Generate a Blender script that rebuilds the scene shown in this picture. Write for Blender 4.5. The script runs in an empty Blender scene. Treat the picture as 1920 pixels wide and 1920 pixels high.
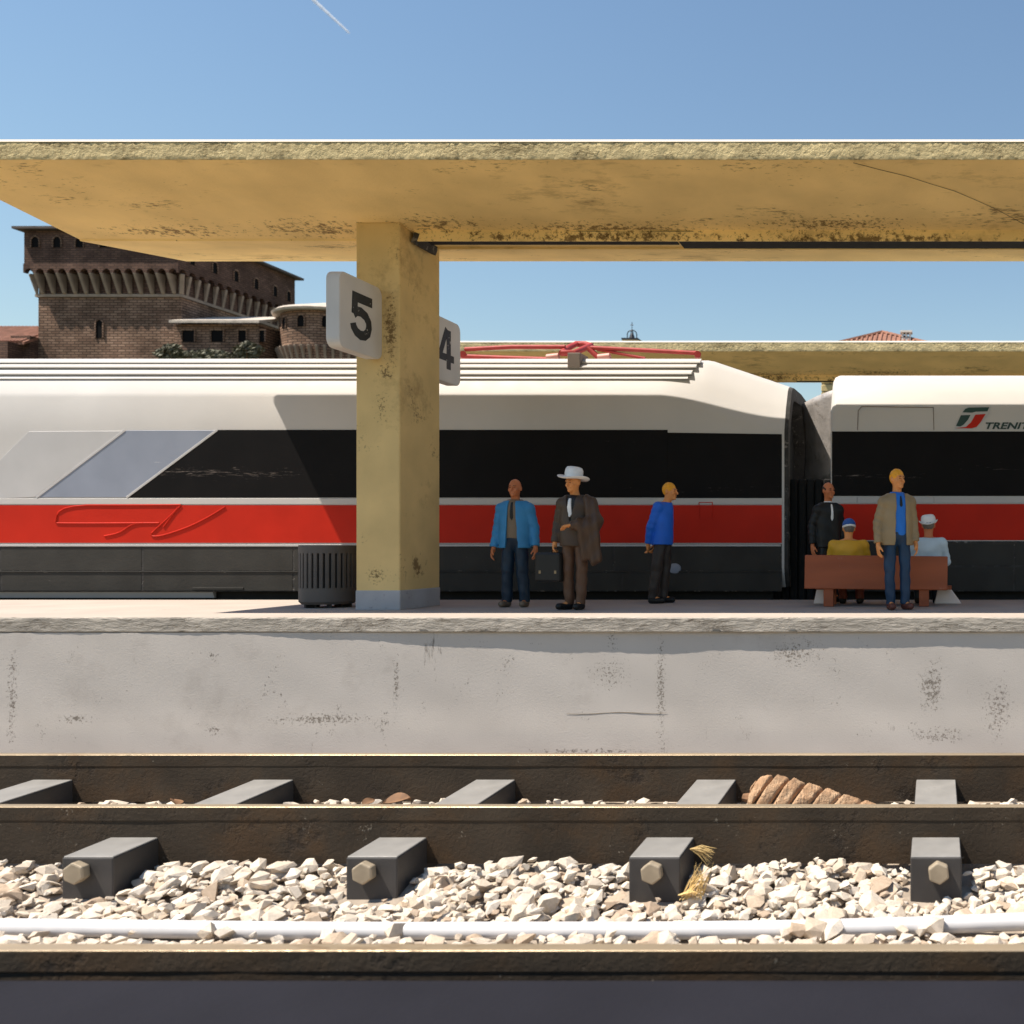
import bpy, bmesh, math, random
import numpy as np
from mathutils import Vector, Matrix
random.seed(7); np.random.seed(7)
SC = bpy.context.scene
COL = SC.collection
R = math.radians

# ---------------------------------------------------------------- camera
CZ = 3.00                      # eye height above the ground sheet
F = 1850.0                     # focal length in pixels of the 1920 px photograph
PX, PY = 1755.0, 1025.0        # principal point (the photograph is an off-centre crop)
cam = bpy.data.cameras.new('camera')
camo = bpy.data.objects.new('camera', cam); COL.objects.link(camo)
camo.location = (0, 0, CZ); camo.rotation_euler = (R(90), 0, 0)
cam.sensor_width = 36; cam.lens = F / 1920 * 36
cam.shift_x = -(PX - 960) / 1920; cam.shift_y = (PY - 960) / 1920
cam.clip_start = 0.1; cam.clip_end = 20000
cam.dof.use_dof = True; cam.dof.focus_distance = 11.5; cam.dof.aperture_fstop = 1.5
SC.camera = camo

# ---------------------------------------------------------------- light
SUN = Vector((0.5, 0.2, -1.0)).normalized()
w = bpy.data.worlds.new('World'); SC.world = w; w.use_nodes = True
nt = w.node_tree; nt.nodes.clear()
sky = nt.nodes.new('ShaderNodeTexSky'); sky.sky_type = 'NISHITA'; sky.sun_disc = False
sky.sun_elevation = math.asin(-SUN.z); sky.sun_rotation = math.atan2(-SUN.x, -SUN.y)
sky.air_density = 1.6; sky.dust_density = 0.0; sky.ozone_density = 4.0; sky.altitude = 0
bg = nt.nodes.new('ShaderNodeBackground'); bg.inputs[1].default_value = 0.074
out = nt.nodes.new('ShaderNodeOutputWorld')
nt.links.new(sky.outputs[0], bg.inputs[0]); nt.links.new(bg.outputs[0], out.inputs[0])
sl = bpy.data.lights.new('sun', 'SUN'); sl.energy = 5.0; sl.angle = R(0.5); sl.color = (1.0, 0.91, 0.79)
so = bpy.data.objects.new('sun', sl); COL.objects.link(so)
so.rotation_euler = SUN.to_track_quat('-Z', 'Y').to_euler(); so.location = (-20, -8, 40)
vs = SC.view_settings
vs.view_transform = 'Standard'; vs.look = 'None'; vs.exposure = 0.78; vs.gamma = 1.0; vs.use_curve_mapping = False

# ---------------------------------------------------------------- helpers
def X(px, d): return (px - PX) * d / F
def Z(py, d): return CZ + (PY - py) * d / F
def at(px, py, d): return Vector((X(px, d), d, Z(py, d)))

def link(o, parent=None):
    COL.objects.link(o)
    if parent is not None: o.parent = parent
    return o
def tag(o, label=None, cat=None, group=None, kind=None):
    if label: o['label'] = label
    if cat: o['category'] = cat
    if group: o['group'] = group
    if kind: o['kind'] = kind
    return o
def empty(name, loc, rz=0, parent=None):
    o = bpy.data.objects.new(name, None); o.location = loc; o.rotation_euler = (0, 0, rz); o.empty_display_size = .1
    return link(o, parent)

class MB:
    """collects vertices and faces; build() makes one mesh object"""
    def __init__(s): s.v = []; s.f = []
    def add(s, vs, fs):
        n = len(s.v); s.v += [tuple(p) for p in vs]; s.f += [tuple(n + i for i in f) for f in fs]; return s
    def box(s, x0, x1, y0, y1, z0, z1, rot=None, piv=None):
        vs = [Vector((x, y, z)) for x in (x0, x1) for y in (y0, y1) for z in (z0, z1)]
        if rot is not None:
            c = piv if piv is not None else Vector(((x0+x1)/2, (y0+y1)/2, (z0+z1)/2)); vs = [c + rot @ (p - c) for p in vs]
        return s.add(vs, [(0,1,3,2),(4,6,7,5),(0,4,5,1),(2,3,7,6),(0,2,6,4),(1,5,7,3)])
    def prism(s, poly, a, b, axis='y'):
        """polygon in the two other axes, extruded from a to b along axis"""
        n = len(poly)
        def p(u, v, t):
            return {'y': (u, t, v), 'x': (t, u, v), 'z': (u, v, t)}[axis]
        vs = [p(u, v, a) for u, v in poly] + [p(u, v, b) for u, v in poly]
        fs = [tuple(range(n)), tuple(range(2*n-1, n-1, -1))] + [(i, i+n, (i+1) % n + n, (i+1) % n) for i in range(n)]
        return s.add(vs, fs)
    def tube(s, pts, r, n=8, caps=True):
        pts = [Vector(p) for p in pts]; m = len(pts)
        rs = r if isinstance(r, (list, tuple)) else [r]*m
        rings = []
        for i, p in enumerate(pts):
            t = (pts[min(i+1, m-1)] - pts[max(i-1, 0)]).normalized()
            up = Vector((0, 0, 1)) if abs(t.z) < .9 else Vector((0, 1, 0))
            a = t.cross(up).normalized(); b = a.cross(t)
            rings.append([p + (a*math.cos(k*2*math.pi/n) + b*math.sin(k*2*math.pi/n))*rs[i] for k in range(n)])
        vs = [q for g in rings for q in g]; fs = []
        for i in range(m-1):
            for k in range(n):
                fs.append((i*n+k, i*n+(k+1) % n, (i+1)*n+(k+1) % n, (i+1)*n+k))
        if caps: fs += [tuple(range(n-1, -1, -1)), tuple((m-1)*n+k for k in range(n))]
        return s.add(vs, fs)
    def lathe(s, prof, c, n=32, squash=1.0, a0=0, a1=2*math.pi):
        vs = []; fs = []; m = len(prof)
        for k in range(n):
            a = k*2*math.pi/n
            for r, z in prof: vs.append((c[0]+r*math.cos(a), c[1]+r*math.sin(a)*squash, c[2]+z))
        for k in range(n):
            for i in range(m-1):
                k2 = (k+1) % n; fs.append((k*m+i, k2*m+i, k2*m+i+1, k*m+i+1))
        return s.add(vs, fs)
    def ribbon(s, pts, wid, a, b, axis='y'):
        """flat stroke of width wid along 2D points, extruded a..b"""
        pts = [Vector(p) for p in pts]; L = []; Rr = []
        for i, p in enumerate(pts):
            t0 = (p - pts[i-1]).normalized() if i else None
            t1 = (pts[i+1] - p).normalized() if i < len(pts)-1 else None
            if t0 is None: t0 = t1
            if t1 is None: t1 = t0
            nrm = Vector((-(t0+t1).y, (t0+t1).x)).normalized()
            k = min(2.2, 1/max(.3, nrm.dot(Vector((-t0.y, t0.x)))))
            L.append(p + nrm*wid/2*k); Rr.append(p - nrm*wid/2*k)
        def p3(q, t): return {'y': (q.x, t, q.y), 'x': (t, q.x, q.y)}[axis]
        n = len(pts)
        vs = [p3(q, a) for q in L] + [p3(q, a) for q in Rr] + [p3(q, b) for q in L] + [p3(q, b) for q in Rr]
        fs = []
        for i in range(n-1):
            fs += [(i, i+1, n+i+1, n+i), (2*n+i, 3*n+i, 3*n+i+1, 2*n+i+1), (i, 2*n+i, 2*n+i+1, i+1), (n+i, n+i+1, 3*n+i+1, 3*n+i)]
        fs += [(0, n, 3*n, 2*n), (n-1, 3*n-1, 4*n-1, 2*n-1)]
        return s.add(vs, fs)
    def build(s, name, mat, parent=None, smooth=None, bevel=0, seg=2, origin=None):
        me = bpy.data.meshes.new(name)
        vv = s.v
        if origin is not None: vv = [(a-origin[0], b-origin[1], c-origin[2]) for a, b, c in vv]
        me.from_pydata(vv, [], s.f)
        bm = bmesh.new(); bm.from_mesh(me); bmesh.ops.recalc_face_normals(bm, faces=bm.faces)
        if bevel:
            ed = [e for e in bm.edges if len(e.link_faces) == 2 and e.calc_face_angle(0) > R(25)]
            bmesh.ops.bevel(bm, geom=ed, offset=bevel, segments=seg, affect='EDGES', profile=.5, clamp_overlap=True)
        bm.to_mesh(me); bm.free()
        if smooth is not None:
            me.polygons.foreach_set('use_smooth', [True]*len(me.polygons)); me.set_sharp_from_angle(angle=R(smooth))
        me.materials.append(mat)
        o = bpy.data.objects.new(name, me)
        if origin is not None: o.location = origin
        link(o, parent)
        return o

def copy_tree(o, parent=None):
    c = o.copy(); COL.objects.link(c); c.parent = parent
    for ch in list(o.children): copy_tree(ch, c)
    return c

# ---------------------------------------------------------------- materials
def mat(name, col, rough=.7, var=.12, vscale=3.0, bump=0.0, bscale=30.0, spec=.4, metal=0.0, coat=0.0,
        speck=None, stretch=(1, 1, 1), island=0.0, tint=None, bdist=.02):
    """procedural surface: base colour + large soft variation + dirt specks + fine relief"""
    m = bpy.data.materials.new(name); m.use_nodes = True
    t = m.node_tree; N = t.nodes; L = t.links; b = N['Principled BSDF']
    b.inputs['Roughness'].default_value = rough; b.inputs['Metallic'].default_value = metal
    b.inputs['Specular IOR Level'].default_value = spec; b.inputs['Coat Weight'].default_value = coat
    tc = N.new('ShaderNodeTexCoord'); mp = N.new('ShaderNodeMapping'); L.new(tc.outputs['Object'], mp.inputs[0])
    mp.inputs['Scale'].default_value = stretch
    n1 = N.new('ShaderNodeTexNoise'); n1.inputs['Scale'].default_value = vscale; n1.inputs['Detail'].default_value = 6
    L.new(mp.outputs[0], n1.inputs['Vector'])
    r1 = N.new('ShaderNodeMapRange'); r1.inputs[1].default_value = .3; r1.inputs[2].default_value = .7
    r1.inputs[3].default_value = 1-var; r1.inputs[4].default_value = 1+var; L.new(n1.outputs[0], r1.inputs[0])
    mul = N.new('ShaderNodeMix'); mul.data_type = 'RGBA'; mul.blend_type = 'MULTIPLY'; mul.inputs[0].default_value = 1
    mul.inputs[6].default_value = (*col, 1); L.new(r1.outputs[0], mul.inputs[7])
    c = mul.outputs[2]
    if tint:                                   # second colour in broad patches
        n4 = N.new('ShaderNodeTexNoise'); n4.inputs['Scale'].default_value = vscale*.6; n4.inputs['Detail'].default_value = 8
        n4.inputs['Roughness'].default_value = .65; L.new(mp.outputs[0], n4.inputs['Vector'])
        r4 = N.new('ShaderNodeMapRange'); r4.inputs[1].default_value = .48; r4.inputs[2].default_value = .62; L.new(n4.outputs[0], r4.inputs[0])
        r4.inputs[4].default_value = tint[1]
        mx = N.new('ShaderNodeMix'); mx.data_type = 'RGBA'; L.new(r4.outputs[0], mx.inputs[0]); L.new(c, mx.inputs[6]); mx.inputs[7].default_value = (*tint[0], 1)
        c = mx.outputs[2]
    if island:
        g = N.new('ShaderNodeNewGeometry'); oi = N.new('ShaderNodeObjectInfo')
        ad = N.new('ShaderNodeMath'); ad.operation = 'ADD'; L.new(g.outputs['Random Per Island'], ad.inputs[0]); L.new(oi.outputs['Random'], ad.inputs[1])
        fr = N.new('ShaderNodeMath'); fr.operation = 'FRACT'; L.new(ad.outputs[0], fr.inputs[0])
        cr = N.new('ShaderNodeValToRGB'); L.new(fr.outputs[0], cr.inputs[0])
        e = cr.color_ramp.elements; e[0].color = (.62, .50, .40, 1); e[1].color = (1.1, 1.08, 1.05, 1)
        for p, q in ((.12, (.72, .62, .52)), (.3, (.95, .9, .84)), (.6, (1, .95, .88)), (.8, (.9, .88, .86))):
            k = cr.color_ramp.elements.new(p); k.color = (*q, 1)
        m2 = N.new('ShaderNodeMix'); m2.data_type = 'RGBA'; m2.blend_type = 'MULTIPLY'; m2.inputs[0].default_value = island
        L.new(c, m2.inputs[6]); L.new(cr.outputs[0], m2.inputs[7]); c = m2.outputs[2]
    sp_f = None
    for q in ([] if not speck else (speck if isinstance(speck, list) else [speck])):   # dirt: (colour, fine scale, patch scale, lo, hi, strength, stretch)
        scol, fs, ps, lo, hi, st = q[:6]; stv = q[6] if len(q) > 6 else (1, 1, 1)
        mq = N.new('ShaderNodeMapping'); L.new(tc.outputs['Object'], mq.inputs[0]); mq.inputs['Scale'].default_value = stv
        if len(q) > 7: mq.inputs['Rotation'].default_value = q[7]
        a = N.new('ShaderNodeTexNoise'); a.inputs['Scale'].default_value = fs; a.inputs['Detail'].default_value = 4; a.inputs['Roughness'].default_value = .7; L.new(mq.outputs[0], a.inputs['Vector'])
        p2 = N.new('ShaderNodeTexNoise'); p2.inputs['Scale'].default_value = ps; p2.inputs['Detail'].default_value = 4; L.new(mq.outputs[0], p2.inputs['Vector'])
        sm = N.new('ShaderNodeMath'); sm.operation = 'ADD'; L.new(a.outputs[0], sm.inputs[0]); L.new(p2.outputs[0], sm.inputs[1])
        rr = N.new('ShaderNodeMapRange'); rr.inputs[1].default_value = lo; rr.inputs[2].default_value = hi; rr.inputs[4].default_value = st; L.new(sm.outputs[0], rr.inputs[0])
        mx = N.new('ShaderNodeMix'); mx.data_type = 'RGBA'; L.new(rr.outputs[0], mx.inputs[0]); L.new(c, mx.inputs[6]); mx.inputs[7].default_value = (*scol, 1)
        c = mx.outputs[2]; sp_f = rr.outputs[0]
    L.new(c, b.inputs['Base Color'])
    if bump:
        n2 = N.new('ShaderNodeTexNoise'); n2.inputs['Scale'].default_value = bscale; n2.inputs['Detail'].default_value = 8; n2.inputs['Roughness'].default_value = .65
        L.new(mp.outputs[0], n2.inputs['Vector'])
        bp = N.new('ShaderNodeBump'); bp.inputs['Strength'].default_value = bump; bp.inputs['Distance'].default_value = bdist
        h = n2.outputs[0]
        if sp_f is not None:
            s2 = N.new('ShaderNodeMath'); s2.operation = 'SUBTRACT'; L.new(h, s2.inputs[0]); L.new(sp_f, s2.inputs[1]); h = s2.outputs[0]
        L.new(h, bp.inputs['Height']); L.new(bp.outputs[0], b.inputs['Normal'])
    # uneven gloss
    n3 = N.new('ShaderNodeTexNoise'); n3.inputs['Scale'].default_value = vscale*4; L.new(mp.outputs[0], n3.inputs['Vector'])
    r3 = N.new('ShaderNodeMapRange'); r3.inputs[3].default_value = max(.05, rough-.12); r3.inputs[4].default_value = min(1, rough+.12); L.new(n3.outputs[0], r3.inputs[0])
    L.new(r3.outputs[0], b.inputs['Roughness'])
    return m

def brick_mat(name, c1, c2, mortar, scale, bw, bh, mort=.02):
    m = bpy.data.materials.new(name); m.use_nodes = True
    t = m.node_tree; N = t.nodes; L = t.links; b = N['Principled BSDF']; b.inputs['Roughness'].default_value = .9
    b.inputs['Specular IOR Level'].default_value = .15
    tc = N.new('ShaderNodeTexCoord'); sx = N.new('ShaderNodeSeparateXYZ'); L.new(tc.outputs['Object'], sx.inputs[0])
    ad = N.new('ShaderNodeMath'); L.new(sx.outputs[0], ad.inputs[0]); L.new(sx.outputs[1], ad.inputs[1])
    cx = N.new('ShaderNodeCombineXYZ'); L.new(ad.outputs[0], cx.inputs[0]); L.new(sx.outputs[2], cx.inputs[1])
    br = N.new('ShaderNodeTexBrick'); L.new(cx.outputs[0], br.inputs['Vector'])
    br.inputs['Color1'].default_value = (*c1, 1); br.inputs['Color2'].default_value = (*c2, 1); br.inputs['Mortar'].default_value = (*mortar, 1)
    br.inputs['Scale'].default_value = scale; br.inputs['Brick Width'].default_value = bw; br.inputs['Row Height'].default_value = bh; br.inputs['Mortar Size'].default_value = mort
    n = N.new('ShaderNodeTexNoise'); n.inputs['Scale'].default_value = 1.3; n.inputs['Detail'].default_value = 8; L.new(tc.outputs['Object'], n.inputs['Vector'])
    r = N.new('ShaderNodeMapRange'); r.inputs[1].default_value = .3; r.inputs[2].default_value = .7; r.inputs[3].default_value = .55; r.inputs[4].default_value = 1.35; L.new(n.outputs[0], r.inputs[0])
    mu = N.new('ShaderNodeMix'); mu.data_type = 'RGBA'; mu.blend_type = 'MULTIPLY'; mu.inputs[0].default_value = 1; L.new(br.outputs[0], mu.inputs[6]); L.new(r.outputs[0], mu.inputs[7])
    L.new(mu.outputs[2], b.inputs['Base Color'])
    bp = N.new('ShaderNodeBump'); bp.inputs['Strength'].default_value = .8; bp.inputs['Distance'].default_value = .04; bp.invert = True
    L.new(br.outputs['Fac'], bp.inputs['Height']); L.new(bp.outputs[0], b.inputs['Normal'])
    return m

def stain(m, items):
    """weathering marks of their own shape: (centre, radii, colour, grain scale, density)"""
    t = m.node_tree; N = t.nodes; L = t.links; b = N['Principled BSDF']
    c = b.inputs['Base Color'].links[0].from_socket; tc = next(n for n in N if n.type == 'TEX_COORD')
    for ctr, rad, col, fs, den in items:
        den += .03
        mp = N.new('ShaderNodeMapping'); mp.vector_type = 'TEXTURE'; L.new(tc.outputs['Object'], mp.inputs[0])
        mp.inputs['Location'].default_value = ctr; mp.inputs['Scale'].default_value = rad
        ln = N.new('ShaderNodeVectorMath'); ln.operation = 'LENGTH'; L.new(mp.outputs[0], ln.inputs[0])
        nz = N.new('ShaderNodeTexNoise'); nz.inputs['Scale'].default_value = fs; nz.inputs['Detail'].default_value = 6; nz.inputs['Roughness'].default_value = .75
        L.new(tc.outputs['Object'], nz.inputs['Vector'])
        a = N.new('ShaderNodeMath'); a.operation = 'MULTIPLY_ADD'; L.new(ln.outputs['Value'], a.inputs[0]); a.inputs[1].default_value = -.22; L.new(nz.outputs[0], a.inputs[2])
        r = N.new('ShaderNodeMapRange'); r.inputs[1].default_value = .50-den; r.inputs[2].default_value = .56-den*.6; r.inputs[4].default_value = .85; L.new(a.outputs[0], r.inputs[0])
        mx = N.new('ShaderNodeMix'); mx.data_type = 'RGBA'; L.new(r.outputs[0], mx.inputs[0]); L.new(c, mx.inputs[6]); mx.inputs[7].default_value = (*col, 1); c = mx.outputs[2]
    L.new(c, b.inputs['Base Color'])

DK = (.03, .022, .015)
M = {}
M['ochre'] = mat('ochre_plaster', (.86, .63, .27), .85, .12, 1.2, .35, 26, spec=.2, bdist=.012,
    speck=[((.10, .06, .025), 16, 1.3, 1.17, 1.30, .75, (.55, 1.6, 1.0), (0, 0, R(25))), ((.20, .12, .045), 5, .8, 1.12, 1.4, .5, (.6, 1.4, 1))])
M['column'] = mat('column_plaster', (.66, .48, .215), .85, .12, 1.6, .3, 40, spec=.2, bdist=.008,
    speck=[((.12, .08, .04), 26, 2.2, 1.22, 1.34, .7), ((.24, .15, .06), 7, 1.3, 1.1, 1.4, .5)])
M['fascia'] = mat('rough_render', (.60, .48, .26), .95, .2, 5, .8, 22, spec=.1, bdist=.03,
    speck=((.16, .12, .06), 18, 2.0, 1.06, 1.3, .7, (1, 1, 2.2)))
M['roof_top'] = mat('roof_screed', (.62, .56, .46), .9, .1, 2, .2, 30)
M['plinth'] = mat('grey_plinth_paint', (.36, .36, .375), .8, .12, 3, .3, 30, bdist=.01, speck=((.10, .09, .09), 22, 2.5, 1.12, 1.3, .7))
M['concrete'] = mat('wall_concrete', (.52, .477, .438), .9, .05, .9, .25, 60, spec=.2, bdist=.01,
    speck=[((.13, .11, .09), 44, 3.2, 1.22, 1.33, .8, (1, 1, .8)), ((.30, .26, .23), 3.0, .7, 1.1, 1.5, .5), ((.15, .125, .10), 30, 2.4, 1.27, 1.37, .7, (1, 1, .16))])
M['platform'] = mat('platform_screed', (.39, .335, .29), .9, .08, 1.5, .25, 40, bdist=.006, speck=((.2, .17, .15), 30, 2, 1.24, 1.38, .6))
M['coping'] = mat('coping_stone', (.38, .345, .30), .9, .2, 3, .9, 16, spec=.15, bdist=.035, stretch=(.45, 1, 1.6),
    speck=((.16, .135, .11), 14, 3, 1.08, 1.3, .6, (.5, 1, 1.8)))
M['edging'] = mat('dark_edging', (.016, .016, .021), .9, .15, 1.4, .2, 20, spec=.08)  # one very dark tone over the whole kerb
M['rail'] = mat('rusty_rail', (.044, .032, .021), .85, .3, 2.2, .55, 30, spec=.3, bdist=.012, tint=((.075, .040, .016), .5),
    speck=[((.33, .29, .23), 40, 5, 1.28, 1.38, .6), ((.02, .015, .012), 12, 2, 1.12, 1.35, .7)])
M['rail_head'] = mat('worn_rail_head', (.42, .33, .22), .38, .15, 2.5, .1, 60, metal=.55, stretch=(.15, 1, 1), speck=((.20, .11, .05), 20, 3, 1.1, 1.35, .6, (.3, 1, 1)))
M['sleeper_lit_top'] = mat('sunlit_sleeper_top', (.23, .222, .21), .5, .12, 4, .2, 50, bdist=.004, speck=((.09, .085, .08), 30, 4, 1.25, 1.4, .5))  # sunlight on the sleeper tops put into a paler colour
M['sleeper'] = mat('dark_plastic_sleeper', (.048, .044, .042), .6, .2, 4, .25, 50, spec=.5, bdist=.006, speck=((.26, .22, .18), 30, 4, 1.3, 1.45, .5))
M['bolt'] = mat('weathered_bolt', (.34, .28, .20), .55, .2, 8, .3, 60, metal=.3, bdist=.004)
M['gravel'] = mat('limestone', (.60, .545, .475), .9, .12, 9, .5, 45, spec=.2, bdist=.01, island=.9)
M['bed'] = mat('ballast_dust', (.30, .25, .20), .95, .3, 6, .6, 30)
M['earth'] = mat('earth', (.075, .075, .04), .95, .3, .3, .3, 4)
M['pipe'] = mat('white_conduit', (.55, .55, .56), .5, .05, 2)
M['cone'] = mat('dry_cone', (.36, .215, .12), .85, .4, 6, .7, 30, bdist=.02, speck=((.62, .44, .28), 20, 4, 1.0, 1.3, .6))
M['straw'] = mat('straw', (.60, .42, .17), .7, .3, 6)
M['leaf'] = mat('dead_leaf', (.19, .10, .05), .8, .4, 8)
M['white'] = mat('train_white', (.51, .49, .468), .5, .04, 1.0, .05, 8, spec=.2, speck=((.42, .38, .33), 18, 1.5, 1.34, 1.5, .6, (.35, 1, 1.2)))
M['silver'] = mat('train_silver', (.46, .45, .445), .5, .05, 2, spec=.25, speck=((.3, .27, .24), 24, 2, 1.32, 1.42, .6, (.2, 1, 2)))
M['bluegrey'] = mat('train_blue_grey', (.24, .265, .325), .5, .07, 2, spec=.25, speck=((.6, .6, .62), 20, 2, 1.36, 1.44, .6, (.2, 1, 3)))
M['black'] = mat('train_black', (.006, .005, .005), .55, .2, 2, spec=.10, speck=((.20, .165, .145), 26, 1.6, 1.27, 1.36, .7, (.22, 1, 3)))
M['red'] = mat('train_red', (.47, .020, .008), .5, .08, 2, spec=.12, speck=((.6, .38, .34), 22, 1.5, 1.40, 1.46, .6))
M['skirt'] = mat('train_skirt', (.042, .040, .036), .75, .15, 2.5, .2, 20, spec=.15, speck=((.35, .33, .30), 26, 2, 1.32, 1.4, .6, (.25, 1, 3)))
M['under'] = mat('underframe', (.015, .014, .013), .8)
M['gasket'] = mat('rubber_gasket', (.035, .033, .031), .8, .4, 8, .6, 25, speck=((.3, .27, .24), 20, 5, 1.15, 1.3, .6))
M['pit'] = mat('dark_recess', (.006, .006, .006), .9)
M['fairing'] = mat('grey_fairing', (.46, .43, .41), .42, .2, 5, .3, 20, metal=.4, speck=((.2, .17, .15), 16, 4, 1.1, 1.3, .5))
M['panto'] = mat('pantograph_red', (.34, .035, .03), .6, .15, 6, spec=.4)
M['pink'] = mat('insulator', (.50, .24, .20), .5, .1, 6)
M['bracket'] = mat('bracket_grey', (.16, .13, .11), .6)
M['sign'] = mat('sign_white', (.58, .555, .53), .55, .06, 3, .1, 20, speck=((.22, .18, .15), 30, 4, 1.34, 1.42, .7))
M['ink'] = mat('sign_black', (.012, .012, .012), .6, speck=((.5, .48, .46), 22, 7, 1.19, 1.25, .85))
M['bin'] = mat('bin_plastic', (.10, .087, .078), .7, .12, 4, .15, 30)
M['bindark'] = mat('bin_inside', (.03, .028, .028), .8)
M['bench'] = mat('bench_wood', (.32, .080, .028), .6, .18, 2.5, .2, 12, stretch=(.4, 1, 2), speck=((.42, .22, .15), 14, 2, 1.2, 1.4, .5))
M['foot'] = mat('concrete_foot', (.78, .68, .62), .85, .06)
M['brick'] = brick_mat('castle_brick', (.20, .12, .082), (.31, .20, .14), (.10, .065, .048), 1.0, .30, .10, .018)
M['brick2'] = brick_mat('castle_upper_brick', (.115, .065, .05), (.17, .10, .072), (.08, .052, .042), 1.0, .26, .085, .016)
M['corbel'] = mat('corbel_stone', (.30, .23, .175), .9, .2, 3, .3, 12)
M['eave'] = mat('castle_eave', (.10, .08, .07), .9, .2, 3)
M['lit_eave'] = mat('sunlit_eave_tiles', (.46, .40, .34), .9, .2, 4, .4, 10)  # sunlit brightness of the eaves put into the tile colour
M['tile'] = mat('terracotta_tile', (.26, .125, .085), .85, .25, 4, .3, 12, island=.5)
M['glass'] = mat('window_dark', (.006, .005, .005), .7, spec=.08)
M['stone'] = mat('yellow_stone', (.55, .44, .22), .9, .15, 4, .5, 16, island=.4)
M['mortar'] = mat('stone_joint', (.16, .12, .07), .95)
M['plaster'] = mat('house_plaster', (.6, .5, .34), .9, .1, 2)
M['iron'] = mat('dark_iron', (.03, .032, .04), .5, metal=.6)
M['chimney'] = mat('chimney_white', (.70, .67, .62), .9, .1, 5)
M['foliage'] = mat('ivy_leaves', (.12, .12, .08), .7, .4, 2, island=.5)
M['trail'] = mat('vapour_trail', (.9, .92, .95), 1, .0)
def soften(m, f):
    t = m.node_tree; o = t.nodes['Material Output']; b = t.nodes['Principled BSDF']; tr = t.nodes.new('ShaderNodeBsdfTransparent'); mx = t.nodes.new('ShaderNodeMixShader')
    mx.inputs[0].default_value = f; t.links.new(tr.outputs[0], mx.inputs[1]); t.links.new(b.outputs[0], mx.inputs[2]); t.links.new(mx.outputs[0], o.inputs[0])
soften(M['trail'], .45)
def paint(name, col, rough=.5): return mat(name, col, rough, .10, 5, .12, 40, spec=.35, bdist=.006)
M['skin'] = paint('skin_paint', (.70, .28, .09))
M['skin2'] = paint('skin_paint_tan', (.52, .17, .065))
M['skin3'] = paint('skin_paint_light', (.62, .31, .18))
M['blue_jacket'] = paint('teal_jacket', (.035, .21, .42))
M['beige'] = paint('beige_shirt', (.17, .12, .075))
M['navy'] = paint('navy_trousers', (.007, .022, .042))
M['taupe'] = paint('taupe_shoes', (.15, .11, .075))
M['brown'] = paint('brown_suit', (.060, .038, .025))
M['brown2'] = paint('brown_trousers', (.095, .048, .027))
M['coatb'] = paint('brown_coat', (.072, .040, .023))
M['blackc'] = paint('black_cloth', (.008, .008, .008))
M['whitec'] = paint('white_cloth', (.80, .79, .77))
M['cobalt'] = paint('cobalt_sweater', (.012, .13, .62))
M['greytr'] = paint('grey_trousers', (.034, .026, .023))
M['blond'] = paint('blond_hair', (.82, .35, .02))
M['tan'] = paint('tan_jacket', (.28, .20, .105))
M['bluesh'] = paint('blue_shirt', (.012, .15, .55))
M['denim'] = paint('denim_trousers', (.010, .038, .085))
M['brownsh'] = paint('brown_shoes', (.11, .035, .025))
M['darkhair'] = paint('dark_hair', (.03, .015, .01))
M['yellow'] = paint('yellow_sweater', (.60, .32, .02))
M['beret'] = paint('blue_cap', (.02, .09, .32))
M['greyhair'] = paint('grey_hair', (.16, .14, .12))
M['pale'] = paint('pale_blue_shirt', (.48, .58, .64))
M['maroon'] = paint('maroon_cloth', (.16, .035, .02))

def tune(m, fn):
    fn(m.node_tree)

# ---------------------------------------------------------------- ground and tracks
g = MB(); g.add([(-600, -60, 0), (600, -60, 0), (600, 1500, 0), (-600, 1500, 0)], [(0, 1, 2, 3)])
tag(g.build('ground', M['earth']), kind='structure')

GLOW = CZ - 2.76
def lvl(y): return GLOW + .15*max(0, min(1, (y-7.25)/.5))**1.2 + .075*max(0, min(1, (y-8.0)/1.5))
GL = CZ - 2.61                                    # top of the ballast bed under the stones
bed = MB()
nx, ny = 90, 30
for i in range(nx+1):
    for j in range(ny+1):
        x = -15 + 24*i/nx; y = 5.0 + 6.2*j/ny
        bed.v.append((x, y, lvl(y) + .02*math.sin(x*2.1+y*3) + random.uniform(-.01, .01)))
for i in range(nx):
    for j in range(ny):
        a = i*(ny+1)+j; bed.f.append((a, a+ny+1, a+ny+2, a+1))
ballast = tag(bed.build('ballast_bed', M['bed']), 'pale dusty bed under the stones of the track', kind='structure')

RT = CZ - 2.10                                    # rail top
RAILS = [5.11, 7.93, 9.60]
RT3 = CZ - 2.034                                  # the track is canted: its far rail sits a little higher
def rail(y, label, RT=RT):
    h = .45; w_ = .10
    prof = [(0, 0), (w_, 0), (w_, -.10), (w_-.006, -.115), (w_-.006, -h), (.005, -h), (.005, -.115), (0, -.10)]
    prof = [(y+a, RT+b) for a, b in prof]
    m = MB(); n = 60; k = len(prof); x0, x1 = -18, 9
    for i in range(n+1):
        x = x0 + (x1-x0)*i/n
        for (a, b) in prof: m.v.append((x, a + random.uniform(-.0015, .0015), b + random.uniform(-.0012, .0012)))
    for i in range(n):
        for j in range(k): m.f.append((i*k+j, i*k+(j+1) % k, (i+1)*k+(j+1) % k, (i+1)*k+j))
    m.f += [tuple(range(k)), tuple(n*k+j for j in range(k-1, -1, -1))]
    o = m.build('rail', M['rail']); tag(o, label, 'rail', 'rusty rails of the near tracks')
    t = MB(); t.box(x0, x1, y+.004, y+w_-.004, RT+.0005, RT+.006)
    t.build('running_surface', M['rail_head'], o, bevel=.002, seg=1)
    return o
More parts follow.
